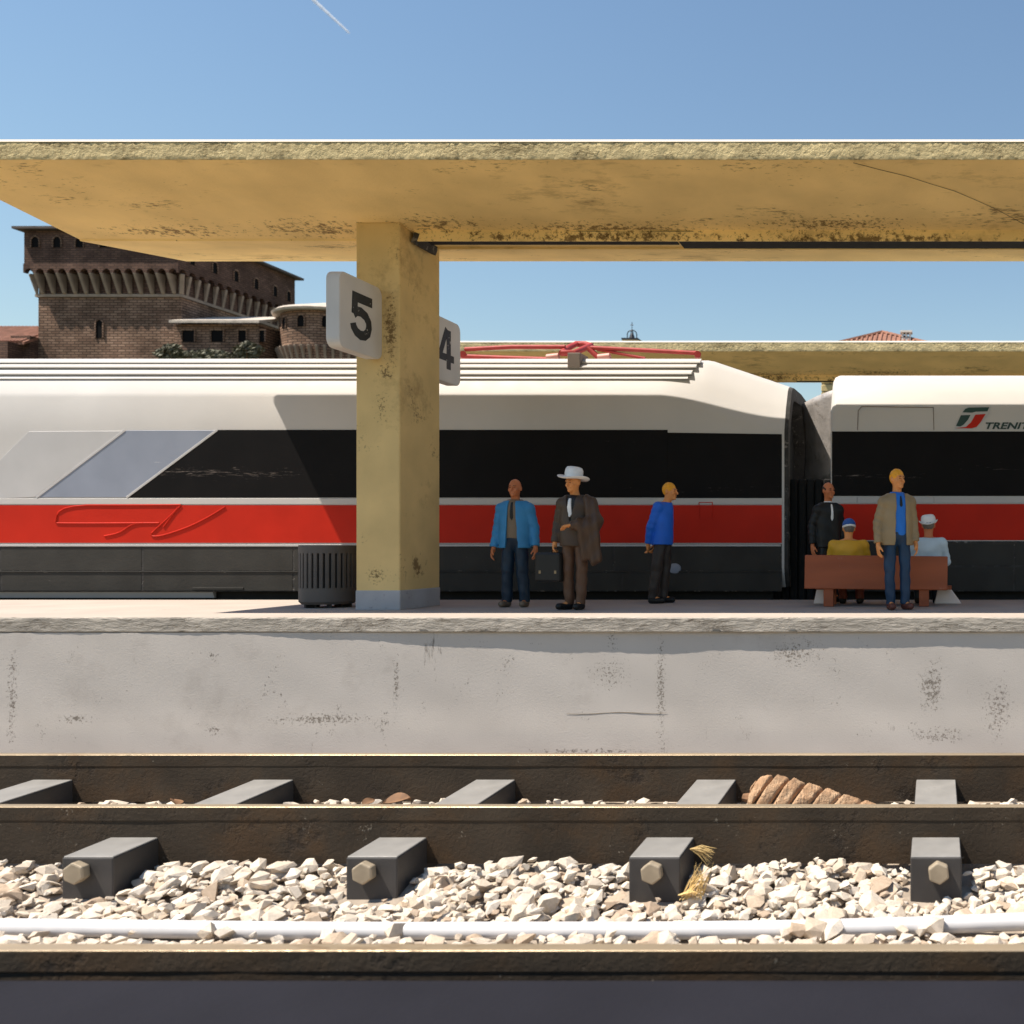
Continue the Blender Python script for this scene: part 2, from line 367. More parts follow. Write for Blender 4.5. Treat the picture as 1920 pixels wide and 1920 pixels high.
rail(RAILS[0], 'rusty steel rail beside the dark foreground kerb, in front of the stones')
rail(RAILS[1], 'rusty steel rail right behind the bolted sleeper ends')
rail(RAILS[2], 'rusty steel rail running below the concrete platform wall', RT3)

SLX = [-10.74, -8.60, -6.45, -4.29, -2.14, 0.0, 2.14]
SLL = ['dark sleeper outside the left picture edge', 'dark sleeper at the left picture edge, only its stretch between the rails showing',
       'dark square sleeper with bolted end, first bolt from the left', 'dark square sleeper with bolted end, second bolt from the left',
       'dark square sleeper with bolted end beside the straw tuft', 'dark square sleeper with bolted end below the man in the tan jacket', 'dark sleeper outside the right picture edge']
ST = CZ - 2.365
boff = [0, 0, -.05, -.035, -.008, .02, 0]
for sx, lb, bo in zip(SLX, SLL, boff):
    e = empty('railway_sleeper', (sx, 8.9, 0)); tag(e, lb, 'sleeper', 'sleepers under the near track')
    m = MB(); m.box(-.195, .195, 7.5-8.9, 10.2-8.9, .02, ST); m.v = [(a_, b_, c_+(.042*(b_+8.9-7.5) if c_ > .1 else 0)) for a_, b_, c_ in m.v]
    m.build('sleeper_block', M['sleeper'], e, bevel=.010)
    m = MB(); m.box(-.189, .189, 7.508-8.9, 10.19-8.9, ST-.004, ST+.008); m.v = [(a_, b_, c_+.042*(b_+8.9-7.5)) for a_, b_, c_ in m.v]; m.build('sleeper_lit_top', M['sleeper_lit_top'], e, bevel=.004, seg=1)  # thin plate added to make the top look sunlit against the darker sides
    b = MB(); rr = .086; cz = CZ-2.465; a0 = random.uniform(-.15, .15)
    poly = [(bo+rr*math.sin(k*math.pi/3+a0), cz+rr*math.cos(k*math.pi/3+a0)) for k in range(6)]
    b.prism(poly, 7.5-.075-8.9, 7.5-8.9+.002)
    b.build('bolt', M['bolt'], e, bevel=.012)

# ---- stones
def stone_mesh(k):
    rnd = random.Random(k); bm = bmesh.new()
    sx, sy, sz = rnd.uniform(.75, 1.25), rnd.uniform(.7, 1.1), rnd.uniform(.42, .75)
    for i in range(15):
        v = Vector((rnd.gauss(0, 1), rnd.gauss(0, 1), rnd.gauss(0, 1))).normalized()*rnd.uniform(.8, 1.05)
        bm.verts.new((v.x*sx*.5, v.y*sy*.5, v.z*sz*.5))
    r = bmesh.ops.convex_hull(bm, input=bm.verts)
    bmesh.ops.delete(bm, geom=[v for v in bm.verts if not v.link_faces], context='VERTS')
    me = bpy.data.meshes.new('stone'); bm.to_mesh(me); bm.free(); me.materials.append(M['gravel'])
    return me
STM = [stone_mesh(k) for k in range(24)]
STV = [np.array([v.co[:] for v in m.vertices]) for m in STM]; STF = [[tuple(p.vertices) for p in m.polygons] for m in STM]
def pipe_y(x): return 6.93 + .018*math.sin(x*.55+.6) + .006*math.sin(x*1.7)
def pipe_z(x):
    px = PX + x*F/6.93
    return CZ - np.interp(px, [0, 400, 800, 1200, 1450, 1700, 1920], [2.676, 2.684, 2.694, 2.696, 2.686, 2.668, 2.640])
PR = .061
cand = []
def scatter(x0, x1, y0, y1, sp, z0, zj, smin_, smax_, top):
    ny_ = int((y1-y0)/sp); nx_ = int((x1-x0)/sp)
    for i in range(nx_):
        for j in range(ny_):
            x = x0+(i+random.uniform(0, 1))*sp; y = y0+(j+random.uniform(0, 1))*sp
            s = smin_+(smax_-smin_)*random.random()**2.2
            if any(abs(y-r-.05) < .06+s*.42 for r in RAILS): continue
            if y > 7.40 and any(abs(x-q) < .20+s*.45 for q in SLX) and y > 7.5-s*.5: continue
            sl_ = math.sin(x*math.pi/2.14)**2
            mound = (.045*sl_ if 7.1 < y < 7.9 else 0) - (.015*(1-sl_) if y > 7.35 and y < 7.9 else 0)
            z = lvl(y) + z0 + mound + random.uniform(-zj, zj)
            dp = abs(y-pipe_y(x))
            if dp < PR+s*.40: continue
            cand.append((x, y, z, s, top))
scatter(-9.5, 3.2, 5.25, 7.92, .105, .012, .012, .10, .19, 0)
scatter(-9.5, 3.2, 5.25, 7.92, .098, .046, .022, .08, .25, 1)
scatter(-9.5, 3.2, 6.60, 7.88, .15, .078, .018, .06, .18, 1)
scatter(-11, 3.4, 8.05, 9.9, .14, .04, .03, .08, .2, 0)
scatter(-11, 3.4, 9.0, 9.6, .13, .065, .018, .06, .14, 1)
scatter(-13, 5, 10.05, 10.95, .16, .03, .02, .08, .18, 0)
for px, s in ((400, .20), (425, .17), (615, .15), (745, .20), (1500, .24), (1530, .22), (1560, .19), (1750, .20), (1735, .17), (1475, .15), (1690, .12), (860, .08)):
    x = X(px, 6.83); cand.append((x, pipe_y(x)-.085, pipe_z(x)+.01+(s-.15)*.25, s, 1))
def vis(c):
    px = PX + c[0]*F/c[1]
    return -10 < px < 1930 and 6.60 < c[1] < 7.95 and c[4] == 1
order = sorted(range(len(cand)), key=lambda i: -(cand[i][3]/cand[i][1] if vis(cand[i]) else -1/(1+cand[i][3])))
solo = set(order[:300])
gv = []; gf = []; base = 0
for i, (x, y, z, s, t_) in enumerate(cand):
    k = random.randrange(24)
    rot = Matrix.Rotation(random.uniform(0, 6.283), 3, 'Z') @ Matrix.Rotation(random.uniform(-.5, .5), 3, 'X') @ Matrix.Rotation(random.uniform(-.4, .4), 3, 'Y')
    if i in solo:
        o = bpy.data.objects.new('stone', STM[k]); o.matrix_world = Matrix.Translation((x, y, z)) @ rot.to_4x4() @ Matrix.Scale(s, 4)
        link(o, ballast)
    else:
        vv = STV[k] @ np.array(rot).T * s + np.array((x, y, z)); gv.append(vv)
        gf += [tuple(base+q for q in f) for f in STF[k]]; base += len(vv)
me = bpy.data.meshes.new('gravel'); me.from_pydata(np.concatenate(gv).tolist(), [], gf); me.materials.append(M['gravel'])
tag(link(bpy.data.objects.new('gravel', me)), 'pale angular limestone gravel filling the track bed', kind='stuff')

# ---- conduit, cone, straw, leaves, foreground kerb
p = MB(); xs = np.linspace(-15, 8, 120)
p.tube([(x, pipe_y(x), pipe_z(x)) for x in xs], PR, 16)
tag(p.build('conduit', M['pipe'], smooth=60), 'white plastic conduit half buried in the pale stones', 'pipe')

def pine_cone():
    e = empty('pine_cone', (X(1405, 9.1), 9.1, GL+.13)); tag(e, 'dry brown spiral-ridged cone lying between the two rails', 'pine cone')
    nt_, na = 220, 48; Lc = 1.52; m = MB()
    for i in range(nt_+1):
        t = i/nt_
        R0 = .235*np.interp(t, [0, .03, .10, .25, .5, .75, 1], [.45, .8, .98, .93, .66, .38, .09])
        for j in range(na):
            a = 2*math.pi*j/na
            ph = (t - .055*math.sin(a))*11*(1-.25*t) + a/(2*math.pi) + .05*math.sin(3*a+5*t)
            fr = ph % 1.0; gr = math.exp(-(min(fr, 1-fr)/.09)**2)
            rr = R0*(.97 + .10*(1-fr) - .38*gr*(1-.5*t) + .025*math.sin(7*a+25*t)) + .004*random.uniform(-1, 1)
            m.v.append((t*Lc, rr*math.cos(a), rr*math.sin(a)))
    for i in range(nt_):
        for j in range(na):
            m.f.append((i*na+j, i*na+(j+1) % na, (i+1)*na+(j+1) % na, (i+1)*na+j))
    m.f += [tuple(range(na-1, -1, -1)), tuple(nt_*na+j for j in range(na))]
    o = m.build('cone_scales', M['cone'], e, smooth=50)
    o.rotation_euler = (0, R(7.5), R(2)); o.location = (0, 0, .16)
    s = MB(); s.tube([(0, 0, 0), (-.06, .01, .005)], [.05, .035], 8); st = s.build('cone_stalk', M['leaf'], e); st.location = (0, 0, .16)
pine_cone()

def tuft():
    m = MB(); rnd = random.Random(3); o0 = Vector((X(1318, 7.45), 7.42, lvl(7.42)+.10))
    def blade(a, b, wd):
        a, b = Vector(a), Vector(b); mid = (a+b)/2 + Vector((rnd.uniform(-.02, .02), rnd.uniform(-.02, .02), .02))
        m.tube([a, mid, b], [wd, wd*.9, wd*.2], 4)
    for k in range(34):
        base_ = o0 + Vector((rnd.uniform(-.16, .02), rnd.uniform(-.06, .05), -.02))
        tip = o0 + Vector((rnd.uniform(-.06, .09), rnd.uniform(-.06, .05), rnd.uniform(.10, .24)))
        blade(base_, tip, .0035)
    apex = at(1294, 1592, 7.40)
    for k in range(30):
        u = k/29; tip = at(1338-8*u, 1589+32*u, 7.40) + Vector((rnd.uniform(-.02, .02), rnd.uniform(-.05, .05), rnd.uniform(-.01, .01)))
        blade(apex, tip, .0032)
    for k in range(14):
        blade(o0+Vector((-.19+rnd.uniform(0, .1), -.05, .015)), o0+Vector((-.02, -.06+rnd.uniform(-.02, .03), .03+rnd.uniform(-.02, .02))), .0045)
    tag(m.build('straw_tuft', M['straw']), 'yellow dry straw tuft caught against a bolted sleeper end', 'straw tuft')
tuft()
def leaf(px, py, d, s, lb, rz):
    m = MB(); n = 8; vs = []; fs = []
    for i in range(n+1):
        u = i/n; wd = .32*math.sin(math.pi*u)**.8
        for q in (-1, 0, 1): vs.append((s*(u-.5), q*wd*s, s*(.12*math.sin(u*3)+.10*abs(q))))
    for i in range(n):
        for q in (0, 1): fs.append((i*3+q, i*3+q+1, i*3+q+4, i*3+q+3))
    m.add(vs, fs); m.add([(a, b, c-.006) for a, b, c in vs], [tuple(reversed(f)) for f in fs])
    m.tube([(-s*.5, 0, 0), (-s*.85, .02, .03*s)], [.008, .005], 5)
    o = m.build('dry_leaf', M['leaf'], smooth=60); o.location = at(px, py, d); o.rotation_euler = (R(22), R(-8), rz)
    tag(o, lb, 'leaf', 'dead leaves between the rails')
leaf(745, 1504, 9.2, .24, 'curled dead leaf right of the second sleeper showing behind the rail', .2)
leaf(690, 1506, 9.25, .14, 'small brown leaf on the stones beside the curled dead leaf', 1.2)
leaf(328, 1507, 9.25, .17, 'rust brown leaf scrap left of the second full sleeper', 2.4)

k = MB(); k.box(-16, 9, 2.6, 4.86, 0, CZ-2.13)
tag(k.build('foreground_kerb', M['edging'], bevel=.02), 'dark kerb running along the very front', kind='structure')

# ---------------------------------------------------------------- platform
PT = CZ - .785
PF, PB = 10.95, 14.62
pl = MB(); pl.box(-22, 16, PF+.30, PB, .0, PT-.002)
plat = tag(pl.build('platform', M['platform']), 'pale concrete station platform in front of the train', kind='structure')
def wob(x):
    px = PX + x*F/PF
    return np.interp(px, [-200, 250, 480, 700, 900, 1050, 1200, 1350, 1500, 1700, 1920, 2200],
                     [.006, .006, .010, .024, .040, .047, .052, .046, .041, .036, .038, .034])
def coping():
    m = MB(); x0, x1, n = -22, 16, 900; zs = [(-.004, .30), (0, .30), (0, .012), (-.012, 0), (-.04, 0), (-.08, 0), (-.12, 0), (-.155, .0), (-.168, .012), (-.17, .30)]
    k = len(zs); rnd = random.Random(5)
    for i in range(n+1):
        x = x0+(x1-x0)*i/n
        for j, (dz, dy) in enumerate(zs):
            jit = (rnd.uniform(-.005, .004) if 3 <= j <= 6 else rnd.uniform(-.0012, .0012)) if 2 <= j <= 8 else 0
            m.v.append((x, PF+dy+jit, PT+dz+(rnd.uniform(-.003, .003) if 3 <= j <= 6 else 0)))
    for i in range(n):
        for j in range(k-1): m.f.append((i*k+j, i*k+j+1, (i+1)*k+j+1, (i+1)*k+j))
    o = m.build('coping', M['coping'], plat, smooth=35)
    o.data.materials.append(M['platform'])
    for p_ in o.data.polygons:
        if p_.normal.z > .8: p_.material_index = 1
coping()
def pwall():
    m = MB(); x0, x1, nx_, nz_ = -22, 16, 420, 16; zt = PT-.1705; zb = 0
    for i in range(nx_+1):
        x = x0+(x1-x0)*i/nx_
        for j in range(nz_+1):
            z = zb+(zt-zb)*j/nz_
            # a shallow lift line two thirds down, as cast in two pours
            lip = .006 if z < Z(1341, PF) else 0
            m.v.append((x, PF + wob(x) - lip + .0025*math.sin(x*5+z*9) + random.uniform(-.001, .001), z))
    for i in range(nx_):
        for j in range(nz_): a = i*(nz_+1)+j; m.f.append((a, a+nz_+1, a+nz_+2, a+1))
    m.build('platform_wall', M['concrete'], plat, smooth=60)
pwall()
# cracks along the pour line
for (xa, xb) in ((1062, 1250),):
    c = MB(); pts = []
    for i in range(24):
        u = i/23; px = xa+(xb-xa)*u; d = PF+.004+wob(X(px, PF))-.006
        q = at(px, 1338+1.2*math.sin(u*9)-2*u, d); q.y = d-.001; pts.append(q)
    c.tube(pts, [.0012+.0022*math.sin(math.pi*i/23) for i in range(24)], 5)
    c.build('crack', M['mortar'], plat)

# far platform and ground beyond
fp = MB(); fp.box(-22, 20, 21.4, 25.1, 0, PT)
tag(fp.build('far_platform', M['platform']), 'second concrete platform hidden behind the train', kind='structure')

# ---------------------------------------------------------------- canopies
def canopy(dy, x0, x1, cols, label, name='platform_canopy'):
    e = empty(name, (x0, 12.75+dy, PT)); tag(e, label, 'canopy', 'concrete platform canopies')
    ie = e.matrix_basis.inverted()
    def put(mb, nm, mt, par, **kw):
        o = mb.build(nm, mt, None, **kw)
        ox, oy, oz = e.location
        o.data.transform(Matrix.Translation((-ox, -oy, -oz)))
        o.parent = par; return o
    yf, yc, yb = 10.70+dy, 12.75+dy, 14.56+dy
    zf, zc_ = CZ+4.21, CZ+3.95
    m = MB(); n = 60
    sec = [(yf+.012, zf), (yc-.012, zc_+.018), (yc, zc_), (yc+.02, zc_+.003), (yb, zf), (yb, zf+.2), (yc, zf+.12), (yf+.012, zf+.2)]
    for i in range(n+1):
        x = x0+(x1-x0)*i/n
        for y, z in sec: m.v.append((x, y, z))
    kk = len(sec)
    for i in range(n):
        for j in range(kk): m.f.append((i*kk+j, i*kk+(j+1) % kk, (i+1)*kk+(j+1) % kk, (i+1)*kk+j))
    m.f += [tuple(range(kk)), tuple(n*kk+j for j in range(kk-1, -1, -1))]
    o = put(m, 'roof_slab', M['ochre'], e)
    o.data.materials.append(M['roof_top'])
    for p_ in o.data.polygons:
        if p_.normal.z > .5: p_.material_index = 1
    # rough-cast fascia
    f = MB(); nx_, nz_ = 900, 8; rnd = random.Random(int(dy)+2)
    for i in range(nx_+1):
        x = x0-.004+(x1-x0)*i/nx_
        for j in range(nz_+1):
            z = zf-.012+(.192)*j/nz_
            f.v.append((x, yf - rnd.uniform(.0, .008) - (.004 if 0 < j < nz_ else 0), z+rnd.uniform(-.004, .004)))
    for i in range(nx_):
        for j in range(nz_): a = i*(nz_+1)+j; f.f.append((a, a+nz_+1, a+nz_+2, a+1))
    a0 = len(f.v)
    f.add([(x0-.004, yf+.0115, zf-.012), (x1, yf+.0115, zf-.012), (x1, yf-.006, zf-.012), (x0-.004, yf-.006, zf-.012)], [(0, 1, 2, 3)])
    put(f, 'fascia', M['fascia'], e, smooth=40)
    ar = MB(); ar.prism([(yf-.013, zf+.178), (yf+.03, zf+.217), (yf+.05, zf+.205), (yf-.004, zf+.176)], x0-.003, x1-.002, 'x'); put(ar, 'roof_edge', M['roof_top'], e)
    for c in cols:
        m = MB(); m.box(c-.545/2, c+.545/2, 12.25+dy, 13.24+dy, PT-.01, CZ+4.03)
        col = put(m, 'column', M['column'], e, bevel=.018)
        q = MB(); h = .245
        q.box(c-.545/2-.006, c+.545/2+.006, 12.244+dy, 13.246+dy, PT-.008, PT+h)
        put(q, 'plinth', M['plinth'], col, bevel=.015)
        # light channel hung along the valley, open below
        xa = c+.545/2+.06
        u = MB()
        u.box(xa, x1-.05, 12.47+dy, 12.50+dy, CZ+3.865, CZ+4.02)
        u.box(xa+.05, x1-.05, 12.50+dy, 12.94+dy, CZ+3.93, CZ+3.95)
        u.box(xa+.05, x1-.05, 12.94+dy, 12.955+dy, CZ+3.90, CZ+4.02)
        ch = put(u, 'light_channel', M['ochre'], e, bevel=.003, seg=1)
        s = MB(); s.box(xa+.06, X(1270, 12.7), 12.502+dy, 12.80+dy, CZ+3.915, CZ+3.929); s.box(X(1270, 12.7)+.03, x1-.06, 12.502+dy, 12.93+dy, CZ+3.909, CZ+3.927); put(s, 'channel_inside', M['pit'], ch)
        s = MB(); s.box(xa-.02, xa+.05, 12.46+dy, 12.97+dy, CZ+3.83, CZ+3.97, rot=Matrix.Rotation(R(20), 3, 'Y')); put(s, 'channel_bracket', M['gasket'], ch, bevel=.01)
    return e, put
can, put = canopy(0, -11.06, 14, [-6.93], 'ochre concrete butterfly canopy over the people on the platform')
canopy(10.5, -11.06, 16, [-6.93], 'second ochre canopy showing behind the train roof')
CO = Vector(can.location)
def loc(px, py, d): return tuple(at(px, py, d)-CO)
stain(M['column'], [(loc(732, 620, 12.25), (.11, .3, .62), (.13, .075, .03), 22, .10), (loc(722, 700, 12.25), (.16, .3, .16), (.10, .06, .03), 26, .06),
    (loc(705, 1078, 12.25), (.20, .3, .17), (.13, .085, .035), 30, .05), (loc(795, 1060, 12.7), (.3, .5, .28), (.17, .10, .04), 6, .03), (loc(715, 760, 12.25), (.2, .3, .5), (.18, .12, .05), 28, -.01)])
stain(M['ochre'], [(loc(600, 430, 12.45), (1.2, .45, .4), (.16, .095, .035), 11, .055), (loc(330, 437, 12.5), (1.6, .32, .4), (.17, .10, .04), 13, .03), (loc(820, 415, 12.3), (.9, .40, .4), (.15, .09, .035), 12, .06),
    (loc(1150, 425, 12.4), (2.2, .28, .4), (.15, .09, .03), 14, .045), (loc(1560, 420, 12.3), (1.8, .45, .4), (.15, .09, .03), 16, .035), (loc(1120, 445, 12.48), (3.5, .1, .12), (.12, .07, .03), 12, .06),
    (loc(1640, 448, 12.48), (2.5, .1, .12), (.10, .06, .025), 12, .08)])
stain(M['concrete'], [(tuple(at(1748, 1290, PF)), (.20, .3, .42), (.15, .125, .10), 34, .07), (tuple(at(1760, 1380, PF)), (.42, .3, .14), (.17, .14, .115), 34, .05), (tuple(at(1237, 1290, PF)), (.09, .3, .95), (.16, .135, .11), 36, .06),
    (tuple(at(740, 1275, PF)), (.06, .3, .55), (.16, .135, .11), 36, .05), (tuple(at(600, 1348, PF)), (.85, .3, .09), (.15, .125, .10), 30, .07), (tuple(at(140, 1348, PF)), (.35, .3, .08), (.15, .125, .10), 30, .05),
    (tuple(at(22, 1310, PF)), (.10, .3, .8), (.16, .13, .11), 34, .05), (tuple(at(400, 1370, PF)), (.22, .3, .14), (.15, .12, .10), 22, .02), (tuple(at(1140, 1265, PF)), (.5, .3, .4), (.16, .135, .11), 38, .0),
    (tuple(at(1490, 1225, PF)), (.5, .3, .28), (.16, .135, .11), 38, .03), (tuple(at(1110, 1410, PF)), (1.2, .3, .06), (.17, .14, .12), 30, .04), (tuple(at(1870, 1330, PF)), (.3, .3, .6), (.17, .14, .12), 36, .02)])
# hairline crack and open joint on the near canopy soffit
def soffit(px, py):
    # intersection of the ray with the front soffit plane
    dx, dz = (px-PX)/F, (PY-py)/F
    s_ = (3.95-4.21)/(12.75-10.70)
    d = (4.21 - s_*10.70)/(dz - s_)
    return Vector((dx*d, d-.002, CZ+dz*d-.003))
c = MB(); pts = [soffit(px, py) for px, py in ((1600, 305), (1650, 318), (1700, 330), (1750, 346), (1790, 358), (1830, 375), (1870, 393), (1905, 412), (1960, 440))]
c.tube(pts, .0032, 5); put(c, 'crack', M['mortar'], can)
c = MB(); P2 = [soffit(px, py) for px, py in ((1052, 434), (1110, 433), (1185, 434), (1240, 433), (1300, 433))]; Q2 = [soffit(px, py) for px, py in ((1052, 434.5), (1120, 438), (1185, 441), (1225, 439), (1300, 434))]
c.add(P2+Q2, [(i, i+1, 6+i, 5+i) for i in range(4)]); put(c, 'open_joint', M['pit'], can)

# ---------------------------------------------------------------- signs
def sign(y0, y1, z0, z1, strokes, nb, label):
    e = empty('platform_sign', (-6.96, (y0+y1)/2, (z0+z1)/2)); ox, oy, oz = e.location
    tag(e, label, 'sign', 'platform number signs')
    r = .11; pts = []
    for cy, cz, a in ((y1-r, z1-r, 0), (y0+r, z1-r, 90), (y0+r, z0+r, 180), (y1-r, z0+r, 270)):
        for k in range(7): t = R(a+15*k); pts.append((cy+r*math.cos(t)-oy, cz+r*math.sin(t)-oz))
    m = MB(); m.prism(pts, -.08, .08, 'x'); o = m.build('sign_panel', M['sign'], e, bevel=.012)
    ny0, ny1, nz0, nz1 = nb
    n = MB()
    for i, (st, wd) in enumerate(strokes):
        n.ribbon([(ny0+u*(ny1-ny0)-oy, nz0+v*(nz1-nz0)-oz) for u, v in st], wd, .079, .0825+.0012*i, 'x')
    n.build('numeral', M['ink'], e)
    return e
five = [([(1.04, .91), (.20, .91), (.17, .50)], .115),
        ([(.13, .50), (.26, .585), (.48, .60), (.72, .54), (.86, .42), (.88, .30), (.82, .16), (.66, .07), (.46, .05), (.26, .10), (.13, .20), (.10, .28)], .112)]
four = [([(.52, 1.02), (.04, .26), (1.0, .26)], .10), ([(.64, 1.0), (.64, -.04)], .115)]
sign(11.38, 12.262, CZ+2.31, CZ+3.20, five, (11.60, 12.02, CZ+2.50, CZ+3.01), 'white rounded sign with black numeral 5 on the ochre column')
sign(13.238, 14.28, CZ+2.31, CZ+3.20, four, (13.66, 14.08, CZ+2.52, CZ+3.05), 'white rounded sign with black numeral 4, half behind the ochre column')

# ---------------------------------------------------------------- litter bin
def litter_bin():
    e = empty('litter_bin', (X(615, 12.85), 12.85, PT)); tag(e, 'dark grey ribbed litter bin beside the ochre column', 'litter bin')
    r = .325
    m = MB(); m.lathe([(r-.03, .80), (r, .805), (r+.004, .78), (r, .70), (r-.035, .70), (r-.035, .80)], (0, 0, 0), 48); m.build('upper_band', M['bin'], e, smooth=40)
    m = MB(); m.lathe([(r-.04, .255), (r, .255), (r, .08), (r-.03, .045), (0, .045)], (0, 0, 0), 48); m.build('lower_band', M['bin'], e, smooth=40)
    m = MB(); m.lathe([(r-.045, .79), (r-.045, .10), (0, .10)], (0, 0, 0), 40); m.build('liner', M['bindark'], e, smooth=40)
    for k in range(5):
        a = k*2*math.pi/5+.3
        q = MB(); q.box(-.05, .05, -.025, .025, 0, .06); o = q.build('foot', M['bindark'], e); o.location = (.22*math.cos(a), .22*math.sin(a), .0); o.rotation_euler = (0, 0, a)
    n = 30; mesh = None
    for k in range(n):
        a = 2*math.pi*k/n
        if mesh is None:
            q = MB(); q.box(r-.032, r+.001, -.022, .022, .235, .715); o = q.build('slat', M['bin'], e, bevel=.008); mesh = o.data
        else: o = link(bpy.data.objects.new('slat', mesh), e)
        o.rotation_euler = (0, 0, a)
litter_bin()

# ---------------------------------------------------------------- bench
BD = 12.9
def bench():
    e = empty('bench', (X(1642, BD), BD, PT)); tag(e, 'reddish brown wooden bench seen from behind with two people seated', 'bench')
    a = MB(); hw = .935
    a.box(-hw, hw, -.03, .03, .225, .668); o = a.build('backrest', M['bench'], e, bevel=.012); o.rotation_euler = (R(-3), R(.6), 0)
    s = MB(); s.box(-hw+.02, hw-.02, .05, .62, .255, .30); s.build('seat', M['bench'], e, bevel=.012)
    for x in (-.62, .63):
        l = MB(); l.box(x-.065, x+.065, .01, .13, 0, .255); l.build('leg', M['bench'], e, bevel=.008)
        l = MB(); l.box(x-.05, x+.05, .48, .58, 0, .255); l.build('leg', M['bench'], e, bevel=.008)
        l = MB(); l.box(x-.04, x+.04, .13, .48, .15, .254); l.build('leg_rail', M['bench'], e, bevel=.006)
    for x, wb, wt, sk in ((-.78, .115, .085, .015), (.95, .19, .085, -.05)):
        f = MB(); f.prism([(x-wb+sk*0, 0), (x+wb, 0), (x+wt+sk, .21), (x-wt+sk, .21)], .66, .98); f.build('foot_block', M['foot'], e, bevel=.01)
        f = MB(); f.box(x-.05, x+.05, .5, .66, .2, .254); f.build('foot_arm', M['bench'], e)
bench()

# ---------------------------------------------------------------- train
TY = 14.96; TC = 16.42
def ring(x, zc, zt, inset=0.0, zb=-.62):
    """near side to far side outline at position x; heights relative to the camera"""
    near = [(15.10, zb), (TY+.02, zb+.20), (TY, zb+.30), (TY, .6), (TY, 1.2), (TY, min(1.70, zc-.08)), (TY+.006, zc-.03), (TY+.035, zc+.04),
            (TY+.16, zc+.04+(zt-zc)*.38), (TY+.36, zc+.04+(zt-zc)*.80), (TY+.47, zt-.03), (TY+.62, zt), (TC, zt+.03)]
    pts = near + [(2*TC-y, z) for y, z in reversed(near[:-1])]
    if inset:
        zm = (zb+zt)/2
        pts = [(TC+(y-TC)*(1-inset), zm+(z-zm)*(1-inset)) for y, z in pts]
    return [(x, y, CZ+z) for y, z in pts]
def loft(rings, close0=True, close1=True):
    m = MB(); k = len(rings[0])
    for r in rings: m.v += r
    for i in range(len(rings)-1):
        for j in range(k): m.f.append((i*k+j, i*k+(j+1) % k, (i+1)*k+(j+1) % k, (i+1)*k+j))
    if close0: m.f.append(tuple(range(k)))
    if close1: m.f.append(tuple((len(rings)-1)*k+j for j in range(k-1, -1, -1)))
    return m
def sm(t): t = max(0, min(1, t)); return t*t*(3-2*t)
def loc_build(mb, name, mt, par, e, **kw):
    o = mb.build(name, mt, None, **kw)
    o.data.transform(Matrix.Translation(-Vector(e.location))); o.parent = par; return o
def sx_(px): return X(px, TY)
def sz_(py): return Z(py, TY)
def side_panel(e, name, poly, mt, proud=.010, par=None, bevel=.004, seg=1):
    m = MB(); m.prism([(sx_(a), sz_(b)) for a, b in poly], TY-proud, TY+.02)
    return loc_build(m, name, mt, par or e, e, bevel=bevel, seg=seg)

